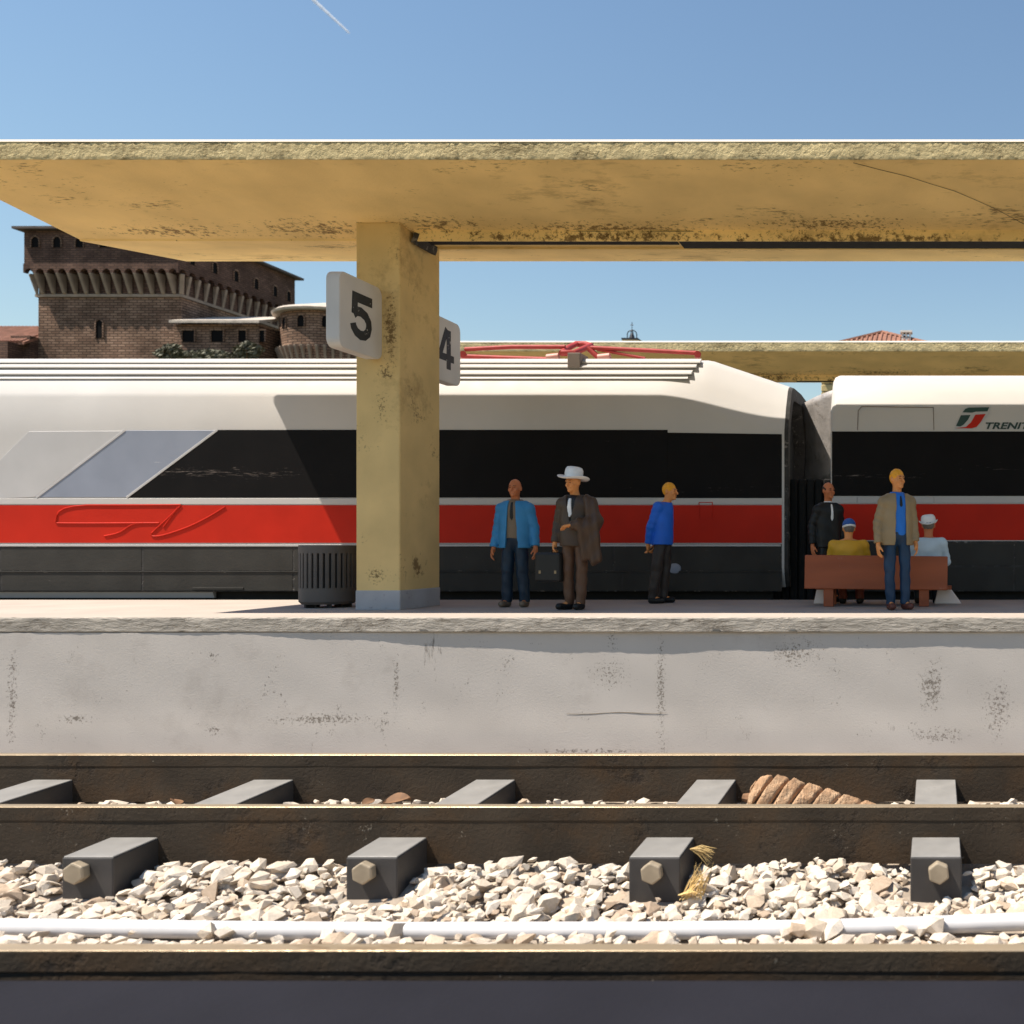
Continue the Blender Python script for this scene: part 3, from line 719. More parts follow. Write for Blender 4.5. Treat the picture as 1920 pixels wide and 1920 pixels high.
def car_one():
    e = empty('train_car', (-10, TC, .9)); tag(e, 'white and red train car with red pantograph on its ribbed roof', 'train car', 'cars of the red and white train')
    xs = [-26, -18, -12, -8, -5] + [-4.2+.1*i for i in range(20)]
    rings = []
    for x in xs:
        t = (x+4.3)/(4.3-2.3); tc_ = sm(t); tt = max(0, (x+3.55)/(3.55-2.3))
        rings.append(ring(x, 2.30-.50*tc_, 2.94-.42*tt))
    rings[-1] = ring(-2.30, 1.80, 2.52)
    b = loft(rings, True, False); loc_build(b, 'body', M['white'], e, e, smooth=38)
    # end: rubber gasket and dark recess
    g_ = loft([ring(-2.30, 1.80, 2.52), ring(-2.24, 1.79, 2.51, .006), ring(-2.24, 1.79, 2.50, .12), ring(-2.6, 1.79, 2.50, .14)], False, True)
    o = loc_build(g_, 'end_gasket', M['gasket'], e, e, smooth=30)
    r_ = loft([ring(-2.55, 1.79, 2.50, .13), ring(-2.54, 1.79, 2.50, .13)]); loc_build(r_, 'end_recess', M['pit'], e, e)
    # roof ribs
    xr0, xr1 = -26, X(1315, 15.35)
    for i, (yy, zz) in enumerate(((15.31, 2.838), (15.25, 2.756), (15.158, 2.635), (15.105, 2.560))):
        m = MB(); xe = xr1-.05*i
        q_ = .42 if i == 3 else 1.0
        m.prism([(yy+.05, CZ+zz+.03), (yy-.030*q_, CZ+zz), (yy-.040*q_, CZ+zz+.012), (yy-.030*q_, CZ+zz+.034*q_), (yy+.005, CZ+zz+.055*q_), (yy+.06, CZ+zz+.088)], xr0, xe, 'x')
        loc_build(m, 'roof_rib', M['white'], e, e)
    # side panels
    side_panel(e, 'window_band', [(1252, 806), (1252, 933), (240, 933), (410, 806)], M['black'])
    side_panel(e, 'window_band', [(1466, 814), (1466, 934), (1246, 934), (1246, 811)], M['black'], .007)
    s1 = side_panel(e, 'silver_panel', [(232, 808), (66, 932), (-60, 938), (-30, 893), (55, 809)], M['silver'], .010)
    side_panel(e, 'blue_grey_panel', [(405, 807), (236, 932.5), (72, 932.5), (238, 807)], M['bluegrey'], .008)
    rim = MB()
    for a, b_ in (((408, 806.5), (238, 933)), ((235, 807), (69, 933))):
        rim.ribbon([(sx_(a[0]), sz_(a[1])), (sx_(b_[0]), sz_(b_[1]))], .035, TY-.014, TY, 'y')
    loc_build(rim, 'panel_rim', M['silver'], e, e, bevel=.004, seg=1)
    side_panel(e, 'waist_strip', [(-1400, 934.5), (1467, 934.5), (1467, 945.5), (-1400, 945.5)], M['white'], .012)
    red = side_panel(e, 'red_stripe', [(-1400, 947), (1466, 947), (1466, 1018), (-1400, 1018)], M['red'], .008)
    # raised monogram on the stripe
    def mono(pts, rad=.014):
        m = MB(); q = [Vector((sx_(a/2.824), TY-.006, sz_(640+b_/2.824))) for a, b_ in pts]
        # smooth the corners a little
        for _ in range(2):
            n_ = [q[0]]
            for i in range(len(q)-1): n_ += [q[i]*.75+q[i+1]*.25, q[i]*.25+q[i+1]*.75]
            q = n_+[q[-1]]
        m.tube(q, rad, 8); return m
    mm = MB()
    for pts in ([(960, 866), (700, 868), (330, 868), (290, 960), (320, 964), (560, 964), (845, 962)],
                [(760, 962), (700, 968), (640, 1015), (555, 1032)],
                [(962, 868), (905, 925), (850, 975), (790, 1030), (850, 1035), (1000, 985), (1110, 930), (1195, 876)],
                [(945, 880), (905, 935), (868, 985)]):
        t_ = mono(pts); mm.add(t_.v, t_.f)
    loc_build(mm, 'raised_monogram', M['red'], red, e, smooth=60)
    side_panel(e, 'skirt_backing', [(-1400, 1019.5), (1466, 1019.5), (1466, 1109), (-1400, 1109)], M['gasket'], .003)
    for a, b_ in ((-1200, -400), (-396, -2), (2, 266), (269, 549), (552, 800), (803, 1150), (1153, 1464)):
        side_panel(e, 'skirt_panel', [(a, 1026 if b_ < 540 else 1025), (b_, 1026 if b_ < 540 else 1025), (b_, 1070), (a, 1070)], M['skirt'], .006, bevel=.006)
    for a, b_ in ((-1200, -300), (-296, 1), (4, 266), (269, 549), (552, 760), (763, 1165), (1168, 1464)):
        side_panel(e, 'skirt_panel', [(a, 1073.5), (b_, 1073.5), (b_, 1108), (a, 1108)], M['skirt'], .006, bevel=.006)
    for ya, yb_ in ((1020.5, 1024.5), (1070.5, 1073)):
        side_panel(e, 'skirt_ledge', [(-1400, ya), (1464, ya), (1464, yb_), (-1400, yb_)], M['silver'] if ya < 1030 else M['skirt'], .016, bevel=.003)
    side_panel(e, 'step_slot', [(362, 1101), (458, 1101), (456, 1106), (362, 1106)], M['skirt'], .014)
    fr = MB(); fr.ribbon([(sx_(a), sz_(b_)) for a, b_ in ((1311, 942), (1336, 942), (1336, 972), (1311, 972), (1311, 942))], .012, TY-.016, TY-.004, 'y')
    loc_build(fr, 'access_hatch', M['red'], e, e)
    h = MB(); h.lathe([(0, 0), (.10, 0), (.085, .02), (0, .03)], (0, 0, 0), 20, .8); o = h.build('marker_light', M['bluegrey'], e, smooth=40)
    o.rotation_euler = (R(90), 0, 0); o.location = Vector((sx_(1265), TY-.006, sz_(1066)))-Vector(e.location)
    # underframe
    m = MB(); m.box(-26, -2.5, 15.12, 17.7, CZ-2.0, CZ-.55); loc_build(m, 'underframe', M['under'], e, e)
    m = MB(); m.prism([(15.02, CZ-.69), (15.09, CZ-.66), (15.09, CZ-.78), (15.05, CZ-.78)], -26, X(400, 15.03), 'x'); loc_build(m, 'lower_valance', M['silver'], e, e)
    for wx in (-3.6, -6.1, -18, -20.5):
        wl = MB(); wl.lathe([(0, -.06), (.42, -.06), (.46, -.05), (.46, .05), (0, .06)], (0, 0, 0), 28)
        for yy in (15.75, 17.1):
            o = loc_build(MB().add(wl.v, wl.f), 'wheel', M['under'], e, empty_zero, smooth=40)
            o.rotation_euler = (R(90), 0, 0); o.location = Vector((wx, yy, CZ-2.07))-Vector(e.location)
    # pantograph
    yp = 16.25
    def Pt(px, py, d=yp): return at(px, py, d)
    roots = MB()
    for px in (1034, 1130):
        roots.tube([Pt(px, 684, 16.0), Pt(px, 664, 16.0)], [.05, .05], 10)
    pan = loc_build(roots, 'pantograph', M['pink'], e, e, smooth=40)
    arms = MB()
    for dd in (15.95, 16.65):
        arms.tube([at(872, 655, dd), at(960, 650.5, dd), at(1060, 650.5, dd)], .035, 8)
        arms.tube([at(868, 668, dd), at(940, 671, dd), at(1030, 674, dd)], .04, 8)
        arms.tube([at(1108, 652, dd), at(1200, 656.5, dd), at(1306, 662, dd)], .035, 8)
        arms.tube([at(1102, 652, dd), at(1128, 676, dd)], .045, 8)
        arms.tube([at(1130, 676, dd), at(1220, 677, dd), at(1308, 676, dd)], .03, 8)
        arms.tube([at(1120, 655, dd), at(1210, 672, dd)], .025, 8)
    for px in (868, 1308):
        arms.tube([at(px, 664, 15.9), at(px, 667, 16.7)], .055, 10)
    loc_build(arms, 'frame_arm', M['panto'], pan, e, smooth=50)
    bow = MB()
    q = [(1053, 662, 15.8), (1066, 652, 16.2), (1080, 645, 16.7), (1096, 645, 16.7), (1108, 648, 16.6), (1092, 655, 16.2), (1076, 662, 15.8), (1053, 662, 15.8)]
    bow.tube([at(*t_) for t_ in q], .05, 8)
    loc_build(bow, 'collector_bow', M['panto'], pan, e, smooth=50)
    for px in (1036, 1132):
        k_ = MB(); k_.tube([at(px-10, 671, 15.9), at(px+12, 668, 15.9)], [.06, .055], 10); loc_build(k_, 'insulator', M['pink'], pan, e, smooth=50)
    br = MB(); br.box(X(1071, 15.36), X(1095, 15.36), 15.20, 15.55, CZ+2.76, CZ+2.99); loc_build(br, 'roof_bracket', M['bracket'], e, e, bevel=.01)
    return e
empty_zero = type('E', (), {'location': (0, 0, 0)})()
car_one()

def car_two():
    e = empty('train_car', (5, TC, .9)); tag(e, 'white and red train car behind the bench with logo lettering', 'train car', 'cars of the red and white train')
    zc, zt = 2.10, 2.70; xe = sx_(1557)
    rings = [ring(xe, zc-.02, zt-.03, .03), ring(xe+.03, zc-.01, zt-.01, .010), ring(xe+.09, zc, zt), ring(0, zc, zt), ring(6, zc, zt), ring(22, zc, zt)]
    loc_build(loft(rings), 'body', M['white'], e, e, smooth=38)
    side_panel(e, 'window_band', [(1560, 809), (3300, 809), (3300, 930), (1560, 930)], M['black'])
    for a, b_ in ((1560, 1607), (1608, 1751), (1752, 3300)):
        side_panel(e, 'waist_strip', [(a, 931.5), (b_, 931.5), (b_, 943.5), (a, 943.5)], M['silver'], .012)
    side_panel(e, 'red_stripe', [(1560, 945), (3300, 945), (3300, 1013), (1560, 1013)], M['red'], .008)
    side_panel(e, 'skirt_backing', [(1560, 1014.5), (3300, 1014.5), (3300, 1109), (1560, 1109)], M['gasket'], .003)
    for a, b_ in ((1560, 1900), (1903, 2600)):
        side_panel(e, 'skirt_panel', [(a, 1018), (b_, 1018), (b_, 1060), (a, 1060)], M['skirt'], .006, bevel=.006)
        side_panel(e, 'skirt_panel', [(a, 1063), (b_, 1063), (b_, 1108), (a, 1108)], M['skirt'], .006, bevel=.006)
    # door outline seams on the upper side
    sm_ = MB()
    sm_.ribbon([(sx_(1608), sz_(806)), (sx_(1609), sz_(770)), (sx_(1616), sz_(762)), (sx_(1750), sz_(764)), (sx_(1751), sz_(806))], .010, TY-.003, TY+.004, 'y')
    loc_build(sm_, 'door_seam', M['bracket'], e, e)
    # emblem: slanted shield, dark upper and left fields, red lower field, pale f-shaped ribbon between
    E = lambda a, b_: (sx_(1340+a/3.31), sz_(560+b_/3.31))
    em = MB(); em.prism([E(1485, 806), E(1545, 690), E(1570, 672), E(1716, 670), E(1700, 715), E(1640, 780), E(1600, 806)], TY-.006, TY+.002)
    emb = loc_build(em, 'emblem', M['silver'], e, e)
    f = MB(); f.prism([E(1538, 706), E(1556, 684), E(1578, 676), E(1705, 674), E(1692, 700), E(1620, 702), E(1596, 708)], TY-.009, TY-.004)
    f.prism([E(1498, 790), E(1528, 724), E(1588, 722), E(1572, 752), E(1545, 782), E(1525, 794)], TY-.009, TY-.004); loc_build(f, 'dark_field', mat('emblem_green', (.012, .045, .035), .5), emb, e)
    f = MB(); f.prism([E(1494, 804), E(1560, 796), E(1590, 768), E(1618, 720), E(1682, 716), E(1650, 768), E(1625, 796), E(1596, 805)], TY-.009, TY-.004); loc_build(f, 'red_field', M['red'], emb, e)
    cu = bpy.data.curves.new('lettering', 'FONT'); cu.body = 'TRENITALIA'; cu.size = 1; cu.shear = .28; cu.extrude = .01; cu.offset = .03; cu.space_character = 1.02
    to = bpy.data.objects.new('lettering_source', cu); COL.objects.link(to)
    dg = bpy.context.evaluated_depsgraph_get(); me = bpy.data.meshes.new_from_object(to.evaluated_get(dg)); me.name = 'lettering'
    bpy.data.objects.remove(to)
    co = np.array([v.co[:] for v in me.vertices]); hgt = co[:, 1].max()-co[:, 1].min()
    s_ = (sz_(792)-sz_(804.5))/hgt; x0 = sx_(1848)
    for v in me.vertices:
        a, b_, c_ = v.co; v.co = (x0+(a-co[:, 0].min())*s_*1.45-e.location[0], TY-.004-(.004 if c_ > 0 else 0)-e.location[1], sz_(804.5)+(b_-co[:, 1].min())*s_-e.location[2])
    me.materials.clear(); me.materials.append(mat('lettering_green', (.015, .04, .033), .5)); link(bpy.data.objects.new('lettering', me), e)
    m = MB(); m.box(-1.45, 22, 15.12, 17.7, CZ-2.0, CZ-.55); loc_build(m, 'underframe', M['under'], e, e)
    # gangway: black bellows and the pale curved fairing on the car end
    b = MB(); n = 7
    for i in range(n):
        x0_ = -2.52+.13*i
        b.box(x0_, x0_+.115, 15.25, 17.55, CZ-2.0, CZ+1.05)
    loc_build(b, 'gangway_bellows', M['pit'], e, e, bevel=.02, seg=1)
    f = MB(); nu, nv = 16, 14
    for i in range(nu+1):
        u = i/nu
        for j in range(nv+1):
            v = j/nv; z = CZ+1.12+(2.36-1.12+.14*u)*v - .10*(1-u)*(1-v)
            x = -2.19+.68*u + .05*math.sin(math.pi*v)*(1-u)
            y = 15.72+.75*(1-u)**1.6+.10*math.cos(math.pi*v)
            f.v.append((x, y, z))
    for i in range(nu):
        for j in range(nv): a = i*(nv+1)+j; f.f.append((a, a+nv+1, a+nv+2, a+1))
    o = loc_build(f, 'gangway_fairing', M['fairing'], e, e, smooth=60)
    so_ = o.modifiers.new('thickness', 'SOLIDIFY'); so_.thickness = .05
car_two()

# ---------------------------------------------------------------- castle
KD = 38.0
def castle():
    e = empty('castle', (X(206, KD), KD+2.7, 0)); tag(e, 'brown brick castle with corbelled square keep and round tower', 'castle')
    L_ = Vector(e.location)
    def pb(mb, nm, mt, par, **kw): return loc_build(mb, nm, mt, par, e, **kw)
    kx = lambda px: X(px, KD); kz = lambda py: Z(py, KD)
    x0, x1 = kx(72), kx(340); y0 = KD; W = x1-x0; Dk = W*1.14; y1 = y0+Dk; ov = .18; ovf = .40
    zb, zt = kz(553), kz(505); zroof = Z(432, KD-ovf)
    m = MB(); m.box(x0, x1, y0, y1, 0, zb); keep = pb(m, 'keep', M['brick'], e)
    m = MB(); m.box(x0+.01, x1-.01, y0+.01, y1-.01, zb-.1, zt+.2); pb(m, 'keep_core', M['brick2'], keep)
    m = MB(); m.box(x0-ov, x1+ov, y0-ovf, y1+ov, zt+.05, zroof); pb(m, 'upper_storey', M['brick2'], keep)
    m = MB(); m.box(x0-.07, x1+.07, y0-.07, y1+.07, zb-.09, zb+.02); pb(m, 'string_course', M['corbel'], keep)
    # hip roof with deep eaves
    ev = .25; a = (x0-ov-ev, x1+ov+ev, y0-ovf-ev, y1+ov+ev); cz = zroof+.95; cxm, cym = (a[0]+a[1])/2, (a[2]+a[3])/2
    m = MB(); m.add([(a[0], a[2], zroof), (a[1], a[2], zroof), (a[1], a[3], zroof), (a[0], a[3], zroof), (a[0], a[2], zroof+.09), (a[1], a[2], zroof+.09), (a[1], a[3], zroof+.09), (a[0], a[3], zroof+.09), (cxm, cym, cz)],
                    [(3, 2, 1, 0), (0, 1, 5, 4), (1, 2, 6, 5), (2, 3, 7, 6), (3, 0, 4, 7), (4, 5, 8), (5, 6, 8), (6, 7, 8), (7, 4, 8)])
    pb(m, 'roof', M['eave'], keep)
    # corbels and the little arches between them, four sides
    nb = 13
    cb = None
    def corb(h, ow):
        q = MB(); t = .062
        prof = [(0, 0), (-.05, 0), (-ow, h*.93), (-ow, h), (0, h)]
        q.prism([(a_, b_) for a_, b_ in prof], -t, t, 'x'); return q
    h = zt-.24-zb
    src = corb(h, ov+.015).build('corbel', M['corbel'], keep, bevel=.02, seg=1)
    def place(o, x, y, rz): o.location = Vector((x, y, zb+.02))-L_; o.rotation_euler = (0, 0, rz)
    first = True
    for side in range(3):
        for i in range(nb+1):
            u = (-(ov+.02)+(W+2*ov+.04)*(i+1)/14)/W
            if not (-.01 < u < 1.01): continue
            if side == 0: x, y, rz = x0+W*u, y0, 0
            elif side == 1: x, y, rz = x1, y0+Dk*u, R(90)
            else: x, y, rz = x0, y0+Dk*u, R(-90)
            o = src if first else link(bpy.data.objects.new('corbel', src.data), keep)
            first = False; place(o, x, y, rz); o.scale = (1, (ovf+.015)/(ov+.015), 1) if side == 0 else (1, 1, 1)
    # diagonal corner corbels
    for x, y, rz in ((x0, y0, -45), (x1, y0, 45), (x1, y1, 135)):
        o = link(bpy.data.objects.new('corbel', src.data), keep); place(o, x, y, R(rz)); o.scale = (1.2, 1.4, 1)
    # arch skirt along the parapet foot
    def arches(p0, p1, nrm, nn):
        m = MB(); p0, p1 = Vector(p0), Vector(p1); d_ = p1-p0; step = d_/nn; r = step.length/2-.06; zs = zt-.24
        for i in range(nn):
            c = p0+step*(i+.5); du = step.normalized(); top = zt+.10; seg = 8
            row = []
            pts = [(-step.length/2, 0), (-r, 0)] + [(-r*math.cos(math.pi*k_/seg), r*math.sin(math.pi*k_/seg)) for k_ in range(1, seg)] + [(r, 0), (step.length/2, 0)]
            base_ = len(m.v)
            for (s_, hh) in pts:
                for dep in (0, .16):
                    q = c+du*s_-Vector(nrm)*dep
                    m.v.append((q.x, q.y, zs+hh)); m.v.append((q.x, q.y, top))
            for k_ in range(len(pts)-1):
                b0 = base_+k_*4
                m.f += [(b0, b0+4, b0+5, b0+1), (b0+2, b0+3, b0+7, b0+6), (b0, b0+2, b0+6, b0+4)]
        return m
    oo = ov+.02
    pb(arches((x0-oo, y0-ovf-.02, 0), (x1+oo, y0-ovf-.02, 0), (0, -1, 0), 14), 'arch_band', M['brick2'], keep)
    pb(arches((x1+oo, y0-ovf-.018, 0), (x1+oo, y1+oo, 0), (1, 0, 0), 14), 'arch_band', M['brick2'], keep)
    pb(arches((x0-oo, y0-ovf-.018, 0), (x0-oo, y1+oo, 0), (-1, 0, 0), 14), 'arch_band', M['brick2'], keep)
    # windows
    def window(x, y, z, wd, ht, rz, par, arch=True, frame=M['corbel']):
        n = MB(); seg = 8; r = wd/2
        op = [(-r, 0), (r, 0), (r, ht-r if arch else ht)]
        if arch: op += [(r*math.cos(math.pi*k_/seg), ht-r+r*math.sin(math.pi*k_/seg)) for k_ in range(1, seg)]
        op += [(-r, ht-r if arch else ht)]
        n.prism(op, -.012, .05); o = n.build('window', M['glass'], par)
        o.location = Vector((x, y, z))-L_; o.rotation_euler = (0, 0, rz)
        f_ = MB(); f_.ribbon([op[1]]+op[2:]+[op[0]], .05, -.04, .03, 'y'); fo = f_.build('window_frame', M['brick'], par); fo.location = o.location; fo.rotation_euler = o.rotation_euler
        return o
    yu = y0-ovf
    for px in (67, 108, 150, 195, 240, 285, 330): window(X(px, yu), yu, Z(464, yu), .33, .42, 0, keep)
    xr = x1+ov
    for d in (38.3, 39.5, 40.7, 41.9, 43.1, 44.0): window(xr, d, CZ+10.95, .30, .46, R(90), keep)
    window(kx(187), y0, kz(634), .30, .72, 0, keep)
    # wing right of the keep
    wx0, wx1 = x1+.002, kx(497); yw = KD-.35; zw = kz(612)
    m = MB(); m.box(wx0, wx1, yw, yw+2.2, 0, zw); wing = pb(m, 'wing', M['brick'], e)
    m = MB(); m.add([(wx0, yw-.28, zw), (wx1+.2, yw-.28, zw), (wx1+.2, yw+2.3, zw+.7), (wx0, yw+2.3, zw+.7), (wx0, yw-.28, zw+.10), (wx1+.2, yw-.28, zw+.10), (wx1+.2, yw+2.3, zw+.82), (wx0, yw+2.3, zw+.82)],
                    [(3, 2, 1, 0), (4, 5, 6, 7), (0, 1, 5, 4), (2, 3, 7, 6), (1, 2, 6, 5), (3, 0, 4, 7)])
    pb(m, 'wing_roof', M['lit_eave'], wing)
    for px, wd in ((354, .50), (408, .50), (455, .34), (492, .24)): window(X(px, yw), yw, Z(641, yw), wd, .46, 0, wing, False)
    # round tower
    rx, ry, rr = kx(592), KD+1.4, 1.92
    z_e = Z(580, ry-rr)
    m = MB(); m.lathe([(rr, 0), (rr, Z(668, ry-rr)), (rr+.0, Z(668, ry-rr)), (rr+.0, z_e)], (rx, ry, 0), 40); m.add([(rx, ry, z_e)], [])
    rt = pb(m, 'round_tower', M['brick'], e, smooth=30)
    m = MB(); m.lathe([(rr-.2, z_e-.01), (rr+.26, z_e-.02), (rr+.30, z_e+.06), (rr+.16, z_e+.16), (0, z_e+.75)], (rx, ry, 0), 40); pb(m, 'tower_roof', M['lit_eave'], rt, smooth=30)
    for ang, wd in ((-150, .24), (-124, .30), (-97, .32), (-70, .32), (-40, .3)):
        a_ = R(ang); window(rx+rr*math.cos(a_), ry+rr*math.sin(a_), Z(612, ry-rr), wd, .46, a_+R(90), rt)
    srcr = corb(.62, .20); sr = None
    for i in range(26):
        a_ = R(-185+i*190/25)
        o = srcr.build('corbel', M['corbel'], rt) if sr is None else link(bpy.data.objects.new('corbel', sr), rt); sr = o.data
        o.location = Vector((rx+(rr-.03)*math.cos(a_), ry+(rr-.03)*math.sin(a_), Z(671, ry-rr)))-L_; o.rotation_euler = (0, 0, a_+R(90)); o.scale = (.7, 1, .8)
    # low tiled outbuilding on the other side of the keep
    zl = Z(640, KD-1); ox1 = kx(60)
    m = MB(); m.box(kx(-160), ox1-.0, KD-1.0, KD+.8, 0, zl); m.box(ox1-.5, x0-.006, KD-.35, KD+1.1, 0, zl+.35); ob = pb(m, 'outbuilding', M['brick2'], e)
    m = MB(); xa, xb = kx(-165), x0-.004; ys = KD-.6; zr0, zr1 = Z(641, ys), Z(614, KD+1.2)
    m.add([(xa, ys, zr0), (xb, ys, zr0), (xb, KD+1.2, zr1), (xa, KD+1.2, zr1), (xa, ys, zr0-.1), (xb, ys, zr0-.1), (xb, KD+1.2, zr1-.12), (xa, KD+1.2, zr1-.12)], [(0, 1, 2, 3), (7, 6, 5, 4), (0, 4, 5, 1), (1, 5, 6, 2), (2, 6, 7, 3), (3, 7, 4, 0)])
    orf = pb(m, 'outbuilding_roof', M['tile'], ob)
    tm = MB()
    for i in range(34):
        x = xa+.1+i*.14
        if x > xb-.08: break
        tm.tube([(x, ys-.03, zr0+.0), (x, KD+1.2, zr1+.02)], .055, 6)
    o = pb(tm, 'roof_tile', M['tile'], orf, smooth=40); o['kind'] = 'stuff'
castle()

def shrub(px, py, d, rx, rz, lb):
    c = at(px, py, d); e = empty('shrub', (c.x, c.y, 0)); tag(e, lb, 'shrub', 'shrubs against the castle')
    rnd = random.Random(px); m = MB()
    for k in range(900):
        v = Vector((rnd.gauss(0, 1), rnd.gauss(0, 1), rnd.gauss(0, 1))).normalized()*rnd.random()**.4
        p_ = Vector((v.x*rx*(1+.25*math.sin(5*v.z+px)), v.y*rx*.5, c.z+v.z*rz)); s_ = rnd.uniform(.05, .11)
        a = Vector((rnd.gauss(0, 1), rnd.gauss(0, 1), rnd.gauss(0, 1))).normalized(); b = a.orthogonal().normalized(); q = a.cross(b)
        m.add([p_-b*s_, p_+q*s_*.5, p_+b*s_, p_-q*s_*.5], [(0, 1, 2, 3)])
    m.build('foliage', M['foliage'], e)
    t = MB(); t.tube([(0, 0, 0), (.05, .02, c.z*.5), (0, 0, c.z)], [.12, .09, .05], 7)
    for k in range(5):
        a = k*1.25; t.tube([(0, 0, c.z*.9), (math.cos(a)*rx*.5, math.sin(a)*.2, c.z+rz*.3)], [.045, .015], 5)
    t.build('stem', M['leaf'], e)
shrub(322, 664, 37.0, .55, .40, 'grey green shrub at the foot of the keep corner')
shrub(465, 662, 37.0, .50, .45, 'grey green shrub beside the round castle tower')
shrub(395, 672, 37.0, .95, .35, 'low shrub below the castle wing windows')

# ---------------------------------------------------------------- house and bell turret beyond the far canopy
def house():
    D = 34.0; x0, x1 = X(1539, D), X(1775, D); ze = Z(661, D); y1 = D+4.4
    e = empty('stone_house', ((x0+x1)/2, D+2.2, 0)); tag(e, 'yellow stone house with red tile roof behind the far canopy', 'house')
    def pb(mb, nm, mt, par=None, **kw): return loc_build(mb, nm, mt, par or e, e, **kw)
    m = MB(); m.box(x0+.03, x1-.03, D+.03, y1, 0, ze); wall = pb(m, 'wall', M['mortar'])
    # stone blocks at the front corner, where they show between the cars
    rnd = random.Random(4); z = .05; row = 0; h = .30
    while z < ze-.05:
        h = min(rnd.uniform(.24, .34), ze-z)
        x = x0
        off = .32 if row % 2 else .55
        first = True; xe = x0+2.2 if z > 3.2 else x0+.9
        while x < xe:
            wd = off if first else rnd.uniform(.42, .62); first = False
            q = MB(); q.box(x+.012, x+wd-.022, D-.0+rnd.uniform(-.02, .01), D+.06, z+.012, z+h-.022)
            pb(q, 'stone_block', M['stone'], wall, bevel=.02, seg=1); x += wd
        z += h; row += 1
    m = MB(); m.box(x0+2.3, x1, D, D+.04, 3.0, ze-.01); pb(m, 'render', M['plaster'], wall)
    o = .35; a = (x0-o, x1+o, D-o, y1+o); pk = Z(624, D+2.2); cx_, cy_ = X(1654, D+2.2), D+2.2
    m = MB(); zz = ze
    m.add([(a[0], a[2], zz), (a[1], a[2], zz), (a[1], a[3], zz), (a[0], a[3], zz), (a[0], a[2], zz-.12), (a[1], a[2], zz-.12), (a[1], a[3], zz-.12), (a[0], a[3], zz-.12), (cx_, cy_, pk)],
          [(0, 1, 8), (1, 2, 8), (2, 3, 8), (3, 0, 8), (4, 5, 1, 0), (5, 6, 2, 1), (6, 7, 3, 2), (7, 4, 0, 3), (7, 6, 5, 4)])
    rf = pb(m, 'roof', M['tile'])
    tl = MB(); n = 30; up = Vector((cx_, cy_, pk))
    for i in range(n+1):
        u = i/n; b_ = Vector((a[0]+(a[1]-a[0])*u, a[2], zz+.02))
        # tile rows run straight up the slope until they meet the hip
        t = 1-abs(u-.5)*2 if True else 1
        tp = Vector((b_.x, a[2]+(cy_-a[2])*t, zz+.02+(pk-zz)*t))
        if t > .04: tl.tube([b_, tp], .05, 6)
    pb(tl, 'ridge_tile', M['tile'], rf, smooth=40)['kind'] = 'stuff'
    hp = MB()
    for q in ((a[0], a[2]), (a[1], a[2])): hp.tube([(q[0], q[1], zz+.03), (up.x, up.y, up.z+.03)], .07, 6)
    pb(hp, 'hip_tile', M['tile'], rf, smooth=40)
    c = MB(); cx0, cx1 = X(1691, D+1.2), X(1708, D+1.2); zt = Z(623.5, D+1.2)
    c.box(cx0, cx1, D+1.0, D+1.32, ze, zt-.22); c.box(cx0, cx0+.06, D+1.0, D+1.32, zt-.24, zt-.04); c.box(cx1-.06, cx1, D+1.0, D+1.32, zt-.24, zt-.04); c.box((cx0+cx1)/2-.03, (cx0+cx1)/2+.03, D+1.0, D+1.32, zt-.24, zt-.04)
    ch = pb(c, 'chimney', M['chimney'], rf)
    c = MB(); c.box(cx0-.05, cx1+.05, D+.95, D+1.37, zt-.04, zt+.03); pb(c, 'chimney_cap', M['chimney'], rf)
house()
def bell():
    D = 44.0; c = at(1185, 637, D); e = empty('bell_turret', (c.x, D, 0)); tag(e, 'tiny dark bell in an iron arch above the far canopy', 'bell turret')
    m = MB(); m.box(-.34, .34, -.34, .34, 0, c.z-.06); t = m.build('turret_wall', M['plaster'], e)
    m = MB(); m.box(-.36, .36, -.36, .36, c.z-.06, c.z+.01); m.build('turret_cap', M['iron'], e)
    a = MB(); pts = [(-.21, 0, c.z), (-.21, 0, c.z+.22)]+[(-.21*math.cos(R(k)), 0, c.z+.22+.21*math.sin(R(k))) for k in range(15, 180, 15)]+[(.21, 0, c.z+.22), (.21, 0, c.z)]
    a.tube(pts, .022, 6); a.tube([(0, -.21, c.z), (0, -.15, c.z+.36), (0, 0, c.z+.43), (0, .15, c.z+.36), (0, .21, c.z)], .02, 6)
    a.tube([(0, 0, c.z+.43), (0, 0, c.z+.78)], .014, 6); a.tube([(-.07, 0, c.z+.66), (.07, 0, c.z+.66)], .014, 6)
    a.build('iron_arch', M['iron'], e, smooth=50)
    b = MB(); b.lathe([(.14, .02), (.12, .06), (.08, .18), (.05, .24), (0, .26)], (0, 0, c.z+.04), 16); b.tube([(0, 0, c.z+.28), (0, 0, c.z+.42)], .015, 6)
    b.build('bell', M['iron'], e, smooth=50)
bell()
def contrail():
    D = 3000; m = MB(); a, b = at(575, -12, D), at(656, 63, D)
    n = 24; pts = [a+(b-a)*i/n for i in range(n+1)]
    m.tube(pts, [6.2-3.2*i/n+.5*math.sin(i*1.7) if i < n else .6 for i in range(n+1)], 10)
    o = tag(m.build('contrail', M['trail'], smooth=60), 'thin white vapour trail high in the sky', 'contrail')
contrail()

